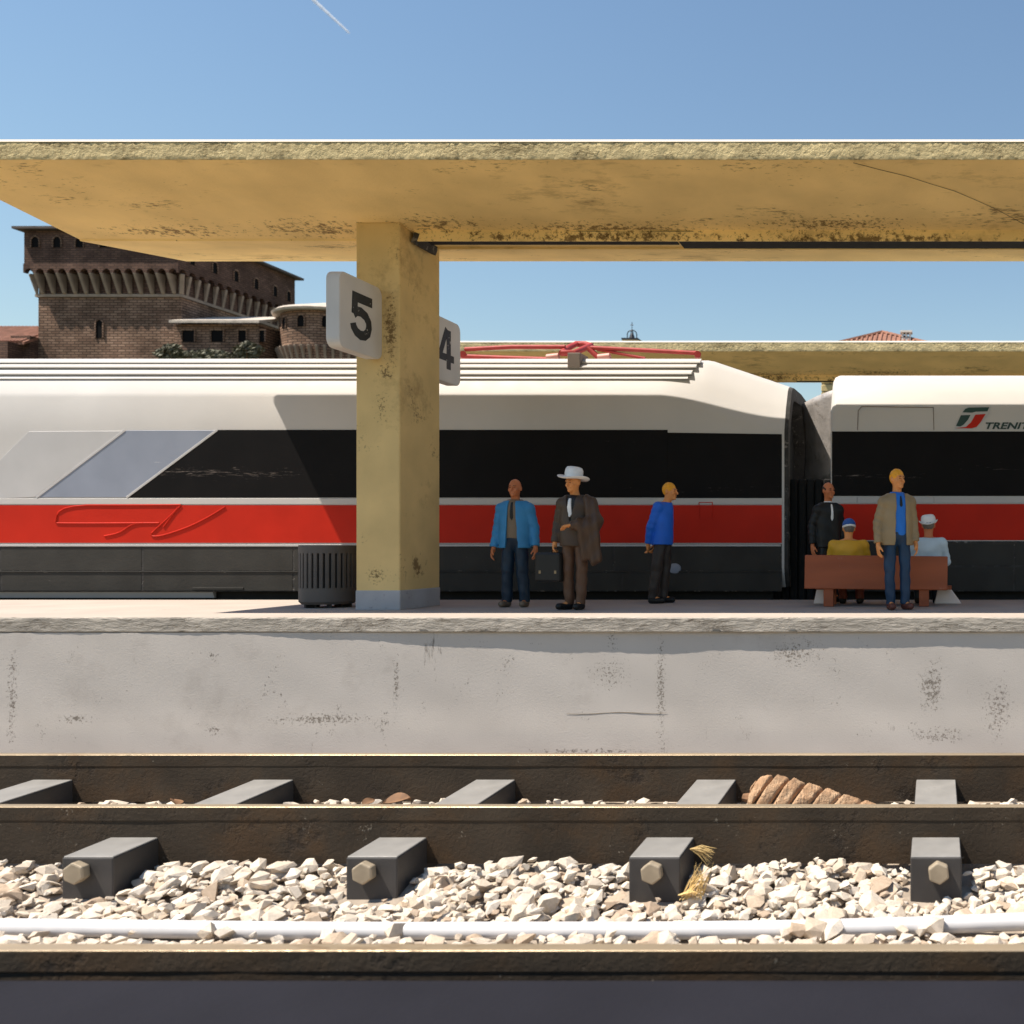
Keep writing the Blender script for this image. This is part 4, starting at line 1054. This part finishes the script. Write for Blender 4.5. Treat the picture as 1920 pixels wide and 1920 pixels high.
# ---------------------------------------------------------------- people (painted figures), grown from distance fields
A3 = lambda *v: np.array(v, dtype=np.float32)
def f_cap(P, a, b, ra, rb, sy=1.0):
    """tapered capsule; sy < 1 flattens it front to back"""
    s = np.array((1, 1/sy, 1), np.float32); p = P*s; a = np.asarray(a, np.float32)*s; b = np.asarray(b, np.float32)*s
    ab = b-a; t = np.clip(((p-a)@ab)/max(1e-9, float(ab@ab)), 0, 1)
    d = np.linalg.norm(p-(a+t[..., None]*ab), axis=-1) - (ra+(rb-ra)*t)
    return d*sy if sy < 1 else d
def f_ell(P, c, r):
    r = np.asarray(r, np.float32); q = (P-np.asarray(c, np.float32))
    k0 = np.linalg.norm(q/r, axis=-1); k1 = np.linalg.norm(q/(r*r), axis=-1)+1e-9
    return k0*(k0-1)/k1
def smin(a, b, k=.03):
    h = np.clip(.5+.5*(b-a)/k, 0, 1); return b*(1-h)+a*h-k*h*(1-h)
def smax(a, b, k=.01): return -smin(-a, -b, k)
def nets(fn, lo, hi, h):
    lo = np.array(lo, np.float32); n = np.ceil((np.array(hi)-lo)/h).astype(int)+1
    ax = [lo[i]+h*np.arange(n[i], dtype=np.float32) for i in range(3)]
    P = np.stack(np.meshgrid(*ax, indexing='ij'), -1)
    V = fn(P).astype(np.float32)
    ins = V < 0
    c = [(i, j, k) for i in (0, 1) for j in (0, 1) for k in (0, 1)]
    S = [slice(0, -1), slice(1, None)]
    cnt = sum(ins[S[i], S[j], S[k]].astype(np.int8) for i, j, k in c)
    mask = (cnt > 0) & (cnt < 8)
    idx = -np.ones(mask.shape, np.int64); cells = np.argwhere(mask); idx[mask] = np.arange(len(cells))
    acc = np.zeros((len(cells), 3), np.float32); num = np.zeros(len(cells), np.float32)
    for a in c:
        for ax_ in range(3):
            if a[ax_]: continue
            b = list(a); b[ax_] = 1
            ia = cells+np.array(a); ib = cells+np.array(b)
            va = V[ia[:, 0], ia[:, 1], ia[:, 2]]; vb = V[ib[:, 0], ib[:, 1], ib[:, 2]]
            cr = (va < 0) != (vb < 0); t = np.where(cr, va/np.where(cr, va-vb, 1), 0)
            pt = ia + 0.0; pt[:, ax_] += t
            acc[cr] += pt[cr]; num[cr] += 1
    verts = lo + h*(acc/np.maximum(num, 1)[:, None])
    faces = []
    for ax_ in range(3):
        o1, o2 = [(1, 2), (2, 0), (0, 1)][ax_]
        sl0 = [slice(None)]*3; sl1 = [slice(None)]*3; sl0[ax_] = slice(0, -1); sl1[ax_] = slice(1, None)
        d0, d1 = ins[tuple(sl0)], ins[tuple(sl1)]
        e = np.argwhere(d0 != d1)
        e = e[(e[:, o1] > 0) & (e[:, o2] > 0) & (e[:, o1] < n[o1]-1) & (e[:, o2] < n[o2]-1)]
        if not len(e): continue
        def g(da, db):
            q = e.copy(); q[:, o1] += da; q[:, o2] += db; return idx[q[:, 0], q[:, 1], q[:, 2]]
        quad = np.stack([g(-1, -1), g(0, -1), g(0, 0), g(-1, 0)], 1)
        fl = d0[e[:, 0], e[:, 1], e[:, 2]]
        quad[~fl] = quad[~fl][:, ::-1]; faces.append(quad)
    fc = np.concatenate(faces) if faces else np.zeros((0, 4), int)
    fc = fc[(fc >= 0).all(1)]
    return verts, fc
def sdf_obj(name, parts, mt, parent, scale=1.0):
    """parts: list of (fn, lo, hi, voxel) joined into one mesh"""
    vs = []; fs = []; b = 0
    for fn, lo, hi, h in parts:
        v, f = nets(fn, lo, hi, h); vs.append(v); fs.append(f+b); b += len(v)
    me = bpy.data.meshes.new(name)
    me.from_pydata((np.concatenate(vs)*scale).tolist(), [], np.concatenate(fs).tolist())
    me.polygons.foreach_set('use_smooth', [True]*len(me.polygons)); me.materials.append(mt)
    return link(bpy.data.objects.new(name, me), parent)

def rotz(p, a): c, s = math.cos(a), math.sin(a); return np.array((p[0]*c-p[1]*s, p[0]*s+p[1]*c, p[2]), np.float32)
def rotx(p, a): c, s = math.cos(a), math.sin(a); return np.array((p[0], p[1]*c-p[2]*s, p[1]*s+p[2]*c), np.float32)
STAND = dict(pel=(0, 0, .95), chest=(0, 0, 1.30), neck=(0, .01, 1.43), head=(0, -.015, 1.615), yaw=0, pitch=0,
    shL=(-.168, 0, 1.335), elL=(-.215, .03, 1.09), wrL=(-.235, -.02, .83), shR=(.168, 0, 1.335), elR=(.215, .03, 1.09), wrR=(.235, -.02, .83),
    hpL=(-.085, 0, .93), knL=(-.10, -.01, .50), anL=(-.105, .02, .085), hpR=(.085, 0, .93), knR=(.10, -.01, .50), anR=(.105, .02, .085),
    ftL=(-.13, -.13, .045), ftR=(.13, -.13, .045), hdL=None, hdR=None, curl=.5, girth=1.0)
def head_fn(J):
    Rm = Matrix.Rotation(-J['pitch'], 3, 'X') @ Matrix.Rotation(-J['yaw'], 3, 'Z')
    Rn = np.array(Rm, np.float32); c = A3(*J['head'])
    def to(P): return (P-c)@Rn.T
    def fn(P):
        q = to(P)
        d = smin(f_ell(q, (0, .015, .025), (.075, .093, .098)), f_ell(q, (0, -.025, -.055), (.054, .064, .066)), .045)
        d = smin(d, f_cap(q, (-.035, -.076, .028), (.035, -.076, .028), .013, .013), .02)
        for s in (-1, 1):
            d = smax(d, -f_ell(q, (s*.031, -.100, .006), (.020, .020, .013)), .012)
            d = smin(d, f_ell(q, (s*.030, -.071, .005), (.014, .014, .012)), .004)
            d = smin(d, f_ell(q, (s*.077, .018, -.005), (.012, .022, .033)), .01)
            d = smin(d, f_ell(q, (s*.04, -.062, -.028), (.022, .02, .02)), .02)
        d = smin(d, f_cap(q, (0, -.090, .014), (0, -.112, -.026), .009, .015), .012)
        d = smin(d, f_cap(q, (-.019, -.083, -.060), (.019, -.083, -.060), .009, .009), .008)
        d = smax(d, -f_cap(q, (-.022, -.094, -.060), (.022, -.094, -.060), .0035, .0035), .004)
        d = smin(d, f_ell(q, (0, -.070, -.096), (.026, .022, .020)), .02)
        n = f_cap(P, J['neck'], c+A3(0, .015, -.07), .058, .054)
        return smin(d, n, .025)
    return fn, to
def hand_fn(w, f, n, s, curl):
    """w wrist; f finger direction, n palm side, s thumb side (unit vectors)"""
    f, n, s, w = [np.asarray(v, np.float32) for v in (f, n, s, w)]
    f = f/np.linalg.norm(f); n = n-f*(n@f); n /= np.linalg.norm(n); s0 = s; s = np.cross(f, n); s = s if s@s0 > 0 else -s
    def fn(P):
        q = np.stack([(P-w)@f, (P-w)@n, (P-w)@s], -1)
        d = smin(f_ell(q, (.048, 0, 0), (.056, .019, .043)), f_cap(q, (-.02, 0, 0), (.02, 0, 0), .028, .027), .02)
        for o, L_, r in ((.031, .070, .0095), (.011, .080, .010), (-.010, .074, .0095), (-.030, .058, .0085)):
            b = np.array((.088, 0, o)); a1, a2 = curl*.7, curl*1.7
            m_ = b+L_*.5*np.array((math.cos(a1), math.sin(a1), o*.8)); t = m_+L_*.5*np.array((math.cos(a2), math.sin(a2), 0))
            d = smin(d, smin(f_cap(q, b, m_, r+.001, r), f_cap(q, m_, t, r, r*.8), .003), .006)
        b = np.array((.024, .004, .032)); m_ = b+np.array((.034, .012, .022)); t = m_+np.array((.030, .012+.012*curl, .002))
        d = smin(d, smin(f_cap(q, b, m_, .015, .012), f_cap(q, m_, t, .0115, .009), .004), .01)
        return d
    return fn
def torso(P, J, r0, r1, sy, lo=None):
    a = A3(*J['pel']) if lo is None else A3(*lo)
    return f_cap(P, a, J['chest'], r0*J['girth'], r1*J['girth'], sy)
def body_fn(J):
    def fn(P):
        d = torso(P, J, .135, .15, .62)
        d = smin(d, f_cap(P, J['shL'], J['shR'], .055, .055), .05)
        d = smin(d, f_cap(P, J['chest'], J['neck'], .07, .05), .04)
        for s in 'LR':
            d = smin(d, f_cap(P, J['sh'+s], J['el'+s], .050, .040), .02); d = smin(d, f_cap(P, J['el'+s], J['wr'+s], .039, .027), .01)
            d = smin(d, f_cap(P, J['hp'+s], J['kn'+s], .078, .052), .03); d = smin(d, f_cap(P, J['kn'+s], J['an'+s], .050, .034), .01)
            d = smin(d, f_cap(P, J['an'+s], J['ft'+s], .034, .026), .02)
        return d
    return fn
def bounds(J, keys, pad):
    a = np.array([J[k] for k in keys]); return a.min(0)-pad, a.max(0)+pad

def figure(px, feet, H, rz, label, outfit, pose={}, skin='skin', z=None, head_only_voxel=.0065):
    d = feet if feet < 40 else F*.785/(feet-PY)
    J = dict(STAND); J.update(pose)
    e = empty('person', (X(px, d), d, PT if z is None else z), rz); tag(e, label, 'person', 'people on the platform')
    k = H/1.74; J['k'] = k
    hf, to = head_fn(J); hc = np.array(J['head'])
    parts = [(body_fn(J), *bounds(J, ['pel', 'chest', 'neck', 'shL', 'shR', 'elL', 'elR', 'wrL', 'wrR', 'knL', 'knR', 'anL', 'anR', 'ftL', 'ftR'], .17), .014),
             (hf, hc-A3(.15, .16, .24), hc+A3(.15, .16, .16), head_only_voxel)]
    for s in 'LR':
        w_, el = np.array(J['wr'+s]), np.array(J['el'+s]); h_ = J['hd'+s]; sg = -1 if s == 'L' else 1
        if h_ is None: h_ = ((w_-el)+np.array((0, -.02, 0)), (-sg, .15, 0), (0, -1, 0), J['curl'])
        fx = np.array(h_[0])/np.linalg.norm(h_[0]); w2 = w_+fx*.01
        parts.append((hand_fn(w2, *h_), w2-.19, w2+.19, .0062))
    body = sdf_obj('body', parts, M[skin], e, k)
    def eyes(P):
        q = to(P); d = np.minimum(f_ell(q, (-.030, -.083, .006), (.011, .006, .006)), f_ell(q, (.030, -.083, .006), (.011, .006, .006)))
        return np.minimum(d, np.minimum(f_cap(q, (-.046, -.084, .026), (-.018, -.090, .029), .004, .005), f_cap(q, (.046, -.084, .026), (.018, -.090, .029), .004, .005)))
    sdf_obj('eyes', [(eyes, hc-A3(.12, .13, .08), hc+A3(.12, .13, .08), .0042)], M['darkhair'], body, k)
    outfit(e, J, to, k)
    return e
LIMB = ['pel', 'chest', 'neck', 'shL', 'shR', 'elL', 'elR', 'wrL', 'wrR']
def trousers(e, J, k, mt, wide=1.0, top=None):
    def fn(P):
        d = f_cap(P, J['hpL'], J['hpR'], .098, .098, .86); zt = J['pel'][2]+.10
        d = smin(d, torso(P, J, .14, .145, .68), .03)
        for s in 'LR':
            a = np.array(J['an'+s])
            d = smin(d, f_cap(P, J['hp'+s], J['kn'+s], .083*min(wide, 1.05), .070*wide), .03); d = smin(d, f_cap(P, J['kn'+s], a, .069*wide, .060*wide), .012)
        # fabric folds
        d = d + .003*np.sin(P[..., 2]*38+P[..., 0]*22) + .003*np.sin(P[..., 2]*17-P[..., 0]*41)
        d = smax(d, P[..., 2]-zt, .01)
        return smax(d, J['anL'][2]-.02-P[..., 2], .01)
    lo, hi = bounds(J, ['pel', 'hpL', 'hpR', 'knL', 'knR', 'anL', 'anR'], .20)
    sdf_obj('trousers', [(fn, lo, hi, .011)], M[mt], e, k)
def shoes(e, J, k, mt):
    for s in 'LR':
        def fn(P):
            a, f = np.array(J['an'+s]), np.array(J['ft'+s])
            d = smin(f_cap(P, (a[0], a[1]+.02, a[2]-.045), f, .044, .042), f_cap(P, a, a-np.array((0, 0, .04)), .05, .045), .03)
            return smax(d, -P[..., 2]+a[2]-.085, .006)
        lo, hi = bounds(J, ['an'+s, 'ft'+s], .09)
        sdf_obj('shoe', [(fn, lo, hi, .008)], M[mt], e, k)
def upper(e, J, k, name, mt, infl=.0, hem=None, sleeves=True, opening=None, vneck=None, flare=0.0, collar=False, cuff=.02):
    """sweater, shirt or jacket over the torso. opening: (half width at neck, at hem, x shift)"""
    hem = J['pel'][2]-.02 if hem is None else hem
    def fn(P):
        lo_ = np.array(J['pel'], np.float32).copy(); lo_[2] = min(lo_[2], hem-.03)
        x, y, z = P[..., 0], P[..., 1], P[..., 2]
        d = f_cap(P, lo_, J['chest'], (.150+infl+flare)*J['girth'], (.168+infl)*J['girth'], .66)
        d = smin(d, f_cap(P, J['shL'], J['shR'], .050+infl*.6, .050+infl*.6), .06)
        for s in 'LR': d = smin(d, f_cap(P, A3(*J['neck'])-A3(0, 0, .03), J['sh'+s], .038+infl*.5, .040+infl*.6), .04)
        d = smin(d, f_cap(P, J['chest'], J['neck'], .085+infl, .055+infl*.6), .05)
        d = smax(d, hem-z, .008)
        d = smax(d, z-(J['neck'][2]+(.035 if collar else .015))+.25*(y+.02)*-1*0, .01)
        ncut = f_cap(P, A3(*J['neck'])-A3(0, 0, .01), A3(*J['head'])-A3(0, 0, .02), .050, .06); d = smax(d, -ncut, .008)
        if sleeves:
            for s in 'LR':
                q = f_cap(P, J['sh'+s], J['el'+s], .058+infl*.55, .050+infl*.5)
                w_, el = np.array(J['wr'+s]), np.array(J['el'+s]); u = (w_-el)/np.linalg.norm(w_-el)
                q2 = f_cap(P, el, w_, .050+infl*.5, .040+infl*.5)
                q2 = smax(q2, (P-w_.astype(np.float32))@u.astype(np.float32)+cuff, .006)
                q = smin(q, q2, .012)+.0025*np.sin(z*70+x*30)
                d = smin(d, q, .022)
        if opening:
            wn, wh, xs = opening; t = np.clip((J['neck'][2]+.02-z)/(J['neck'][2]+.02-hem), 0, 1)
            wd = wn+(wh-wn)*t; cut = np.maximum(np.abs(x-xs)-wd, y+.0); d = smax(d, -cut, .006)
        if vneck:
            zv, wv = vneck; wd = np.clip((z-zv)/(J['neck'][2]+.02-zv), 0, 1)*wv
            cut = np.maximum(np.maximum(np.abs(x)-wd, y+.0), zv-z); d = smax(d, -cut, .006)
        return d + .0022*np.sin(z*31+x*27+y*20)
    lo, hi = bounds(J, LIMB, .16); lo[2] = min(lo[2], hem-.05) if sleeves else hem-.05
    if not sleeves: lo[0], hi[0] = -.32, .32
    return sdf_obj(name, [(fn, lo, hi, .0105)], M[mt], e, k)
def tie(e, J, k, mt, infl, z0, z1, wd=.03, xs=0.0):
    def fn(P):
        x, y, z = P[..., 0], P[..., 1], P[..., 2]
        d = f_cap(P, J['pel'], J['chest'], (.150+infl)*J['girth'], (.168+infl)*J['girth'], .66)
        d = smin(d, f_cap(P, J['shL'], J['shR'], .050+infl*.6, .050+infl*.6), .06); d = smin(d, f_cap(P, J['chest'], J['neck'], .085+infl, .055+infl*.6), .05)
        t = np.clip((z1-z)/(z1-z0), 0, 1); w_ = wd*(.55+.6*t); w_ = np.where(t > .85, w_*(1-t)/.15, w_)
        d = np.maximum(d-.006, np.abs(x-xs)-w_); d = np.maximum(d, np.maximum(z0-z, z-z1)); return np.maximum(d, y+.02)
    sdf_obj('necktie', [(fn, (-.12+xs, -.30, z0-.03), (.12+xs, .05, z1+.03), .006)], M[mt], e, k)
def hair(e, J, to, k, mt, bald=0.0, name='hair', back=True):
    c = np.array(J['head'])
    def fn(P):
        q = to(P); x, y, z = q[..., 0], q[..., 1], q[..., 2]
        d = f_ell(q, (0, .018, .028), (.081, .097, .103))+.003*np.sin(x*150+z*60)
        d = smax(d, -.085+ -y*1.0 + np.where(z > .05, 0, (.05-z)*1.2), .01)        # hairline in front
        d = smax(d, -.055-z, .01)
        if bald: d = smax(d, z-.045-y*.5, .01); d = smax(d, -.030-y, .01)
        return d
    sdf_obj(name, [(fn, c-A3(.14, .15, .15), c+A3(.14, .15, .16), .007)], M[mt], e, k)
def hat(e, J, k, mt, tilt=0, rb=.185, rc=.098, hc=.150, dz=.052):
    m = MB(); n = 40; prof = [(rc*.98, 0), (rb*.75, -.008), (rb*.95, .004), (rb, .016), (rb*.96, .020), (rb*.72, .006), (rc*1.06, .016), (rc*1.08, hc*.45), (rc*1.05, hc*.72), (rc*.88, hc*.94), (rc*.6, hc), (rc*.3, hc*.97), (0, hc*.95)]
    for i in range(n):
        a = 2*math.pi*i/n
        for r, z in prof:
            up = .022*math.cos(2*a)*max(0, (r-rc)/(rb-rc)) if r > rc*1.07 else 0
            pinch = 1-.10*max(0, z/hc)*(math.cos(a)**2)
            m.v.append((r*math.cos(a)*pinch, r*math.sin(a)*1.12, z+up))
    kk = len(prof)
    for i in range(n):
        for j in range(kk-1): m.f.append((i*kk+j, ((i+1) % n)*kk+j, ((i+1) % n)*kk+j+1, i*kk+j+1))
    o = m.build('hat', M[mt], e, smooth=50); o.scale = (k, k, k); o.location = Vector(J['head'])*k+Vector((0, .01*k, dz*k)); o.rotation_euler = (R(-4)+tilt, R(5), J['yaw'])

# 1: bald man in the teal jacket
def o1(e, J, to, k):
    trousers(e, J, k, 'navy', 1.12); shoes(e, J, k, 'taupe')
    upper(e, J, k, 'shirt', 'beige', .004, .93, sleeves=False, collar=True)
    upper(e, J, k, 'jacket', 'blue_jacket', .026, .80, opening=(.045, .085, .0), flare=.026)
    tie(e, J, k, 'blackc', .008, 1.18, 1.42, .022)
figure(966, 1138, 1.665, 0, 'bald man in teal jacket and dark tie near the hatted man', o1,
       dict(shL=(-.188, 0, 1.335), shR=(.188, 0, 1.335), elL=(-.25, .03, 1.07), wrL=(-.285, -.02, .80), elR=(.25, .03, 1.07), wrR=(.285, -.02, .81), girth=1.08, anL=(-.12, .02, .085), anR=(.125, .02, .085), ftL=(-.14, -.11, .045), ftR=(.14, -.11, .045)), 'skin2')
# 2: man in the white hat with briefcase and coat
POSE2 = dict(yaw=-.25, pitch=.12, head=(-.01, -.03, 1.60), elL=(-.235, .02, 1.09), wrL=(-.255, -.03, .83), elR=(.255, .03, 1.12), wrR=(.10, -.215, 1.06),
             hdR=((-1, -.10, -.12), (0, -.3, -1), (0, -1, .2), .55), hdL=((-.02, -.03, -1), (1, 0, 0), (0, -1, 0), 1.45), anR=(.075, .0, .085), ftR=(.085, -.13, .045), anL=(-.09, .03, .085), ftL=(-.15, -.12, .045), knL=(-.085, -.01, .5))
def o2(e, J, to, k):
    trousers(e, J, k, 'brown2', 1.0); shoes(e, J, k, 'blackc')
    upper(e, J, k, 'waistcoat', 'blackc', .002, .98, sleeves=False)
    upper(e, J, k, 'jacket', 'brown', .024, .80, vneck=(1.10, .075), flare=.024)
    tie(e, J, k, 'whitec', .014, 1.16, 1.40, .030, -.012)
    hat(e, J, k, 'whitec')
figure(1078, 1143, 1.72, R(-8), 'man in white brimmed hat and brown suit carrying a briefcase', o2, POSE2, 'skin')
# briefcase and coat he carries
D2 = F*.785/118; k2 = 1.72/1.74
def briefcase():
    e = empty('briefcase', (X(1032, D2)-.0, D2-.03, PT+.345), R(-14)); tag(e, 'black briefcase with pale clasp held by the hatted man', 'briefcase')
    m = MB(); m.box(-.18, .18, -.055, .055, 0, .37); m.build('case', M['blackc'], e, bevel=.03)
    h = MB(); h.tube([(.03, 0, .36), (.035, 0, .40), (.06, 0, .42), (.11, 0, .42), (.135, 0, .40), (.135, 0, .36)], .011, 8); h.build('handle', M['blackc'], e, smooth=50)
    for x in (-.10, .12):
        c = MB(); c.box(x-.016, x+.016, -.058, -.049, .105, .145); c.build('clasp', M['tan'], e, bevel=.003, seg=1)
briefcase()
def folded_coat():
    e = empty('folded_coat', (X(1078, D2), D2, PT), R(-8)); tag(e, 'brown overcoat draped over the arm of the hatted man', 'coat')
    J = POSE2
    def fn(P):
        x, y, z = P[..., 0], P[..., 1], P[..., 2]
        d = f_cap(P, (.20, -.02, 1.36), (.285, -.02, 1.10), .085, .100)
        d = smin(d, f_cap(P, (.285, -.02, 1.10), (.12, -.18, 1.06), .095, .078), .04)
        d = smin(d, f_cap(P, (.27, -.09, 1.02), (.30, -.07, .64), .085, .075, .9), .06)
        d = smin(d, f_cap(P, (.17, -.16, 1.02), (.21, -.11, .66), .065, .055, .9), .03)
        d = d+.010*np.sin(x*55+z*6+y*20)+.006*np.sin(z*24-x*30)
        d = smax(d, .545+.10*(x-.3)-z, .012)
        return d
    sdf_obj('coat_cloth', [(fn, (-.05, -.36, .45), (.5, .16, 1.5), .0105)], M['coatb'], e, k2)
folded_coat()
# 3: blond man in profile
def o3(e, J, to, k):
    trousers(e, J, k, 'greytr', 1.12); shoes(e, J, k, 'blackc')
    upper(e, J, k, 'sweater', 'cobalt', .016, .83, flare=.034)
    hair(e, J, to, k, 'blond')
figure(1241, 1131, 1.70, R(80), 'blond man in cobalt blue sweater seen in profile, hands behind back', o3,
       dict(pel=(0, -.01, .95), hpL=(-.08, -.025, .92), hpR=(.08, -.025, .92), chest=(0, -.03, 1.28), neck=(0, -.07, 1.42), head=(0, -.125, 1.585), pitch=.05,
            shL=(-.16, -.02, 1.37), shR=(.16, -.02, 1.37), elL=(-.20, .07, 1.09), elR=(.20, .07, 1.09), wrL=(-.13, .15, .84), wrR=(.13, .15, .84),
            hdL=((.5, .12, -1), (0, 1, 0), (1, 0, 0), .8), hdR=((-.5, .12, -1), (0, 1, 0), (-1, 0, 0), .8), anL=(-.10, .09, .085), anR=(.10, .03, .085), ftL=(-.11, -.06, .045), ftR=(.11, -.11, .045), knL=(-.10, .03, .5), knR=(.1, .0, .5)), 'skin')
# 4: balding man in black suit behind the bench
def o4(e, J, to, k):
    trousers(e, J, k, 'blackc'); shoes(e, J, k, 'blackc')
    upper(e, J, k, 'jacket', 'blackc', .024, .79, flare=.024)
    tie(e, J, k, 'whitec', .028, 1.17, 1.42, .020); hair(e, J, to, k, 'darkhair', bald=1)
    def fn(P):
        return smax(f_cap(P, A3(*J['neck'])-A3(0, 0, .03), A3(*J['neck'])+A3(0, 0, .02), .072, .062), P[..., 2]-J['neck'][2]-.035, .004)
    sdf_obj('collar', [(fn, A3(*J['neck'])-.14, A3(*J['neck'])+.14, .009)], M['whitec'], e, k)
figure(1553, 14.02, 1.70, R(32), 'balding man in black suit with white tie behind the bench', o4, dict(yaw=.15, elL=(-.24, .04, 1.09), wrL=(-.25, .0, .82)), 'skin2')
# 6: man in the tan jacket
def o6(e, J, to, k):
    trousers(e, J, k, 'denim', .98); shoes(e, J, k, 'brownsh')
    upper(e, J, k, 'shirt', 'bluesh', .006, .92, sleeves=False, collar=True)
    upper(e, J, k, 'jacket', 'tan', .024, .80, opening=(.055, .075, .02), flare=.032)
    tie(e, J, k, 'blackc', .010, 1.27, 1.41, .018, .02)
    hair(e, J, to, k, 'blond', bald=0)
figure(1682, 1143, 1.745, R(18), 'man in tan jacket and blue shirt standing before the bench', o6,
       dict(yaw=.42, head=(0, -.02, 1.62), elL=(-.24, .02, 1.08), wrL=(-.25, -.03, .81), anL=(-.075, .03, .085), anR=(.105, .0, .085), ftL=(-.085, -.11, .045), ftR=(.14, -.12, .045)), 'skin')
# seated pair: hips on the seat, backs to the camera
def seated(dz, lean=0, sh=.175):
    return dict(pel=(0, 0, dz+.10), chest=(lean, .01, dz+.44), neck=(lean, .005, dz+.57), head=(lean, -.02, dz+.745),
        shL=(-sh+lean, 0, dz+.52), shR=(sh+lean, 0, dz+.52), elL=(-sh-.06+lean, -.06, dz+.27), elR=(sh+.06+lean, -.06, dz+.27), wrL=(-.13, -.26, dz+.17), wrR=(.13, -.26, dz+.17),
        hpL=(-.09, -.03, dz+.09), hpR=(.09, -.03, dz+.09), knL=(-.12, -.44, dz+.10), knR=(.12, -.44, dz+.10), anL=(-.12, -.44, .085), anR=(.12, -.44, .085), ftL=(-.13, -.60, .045), ftR=(.13, -.60, .045))
def o5(e, J, to, k):
    trousers(e, J, k, 'maroon'); shoes(e, J, k, 'blackc')
    upper(e, J, k, 'sweater', 'yellow', .022, J['pel'][2]-.06)
    hair(e, J, to, k, 'greyhair'); c = np.array(J['head'])
    def cap(P):
        q = to(P); d = f_ell(q, (0, .022, .050), (.090, .106, .092)); return smax(d, .028-q[..., 2]+q[..., 1]*.25, .01)
    sdf_obj('cap', [(cap, c-A3(.16, .17, .12), c+A3(.16, .17, .18), .008)], M['beret'], e, k)
    def band(P):
        q = to(P); d = f_ell(q, (0, .022, .040), (.093, .110, .095)); t = q[..., 2]-q[..., 1]*.25
        return np.maximum(np.maximum(d, .002-t), t-.030)
    sdf_obj('cap_band', [(band, c-A3(.16, .17, .12), c+A3(.16, .17, .18), .007)], M['whitec'], e, k)
figure(1591, BD+.30, 1.70, R(180), 'seated person in yellow sweater and blue cap, back turned', o5, dict(seated(.307, sh=.205), girth=1.15, yaw=.3), 'skin')
def o7(e, J, to, k):
    trousers(e, J, k, 'navy'); shoes(e, J, k, 'blackc')
    upper(e, J, k, 'shirt', 'pale', .012, J['pel'][2]-.06); hair(e, J, to, k, 'greyhair')
    hat(e, J, k, 'whitec', rb=.125, rc=.092, hc=.11, dz=.03)
figure(1738, BD+.30, 1.80, R(180), 'seated person in white hat and pale blue shirt, back turned', o7, seated(.29, lean=-.02), 'skin2')
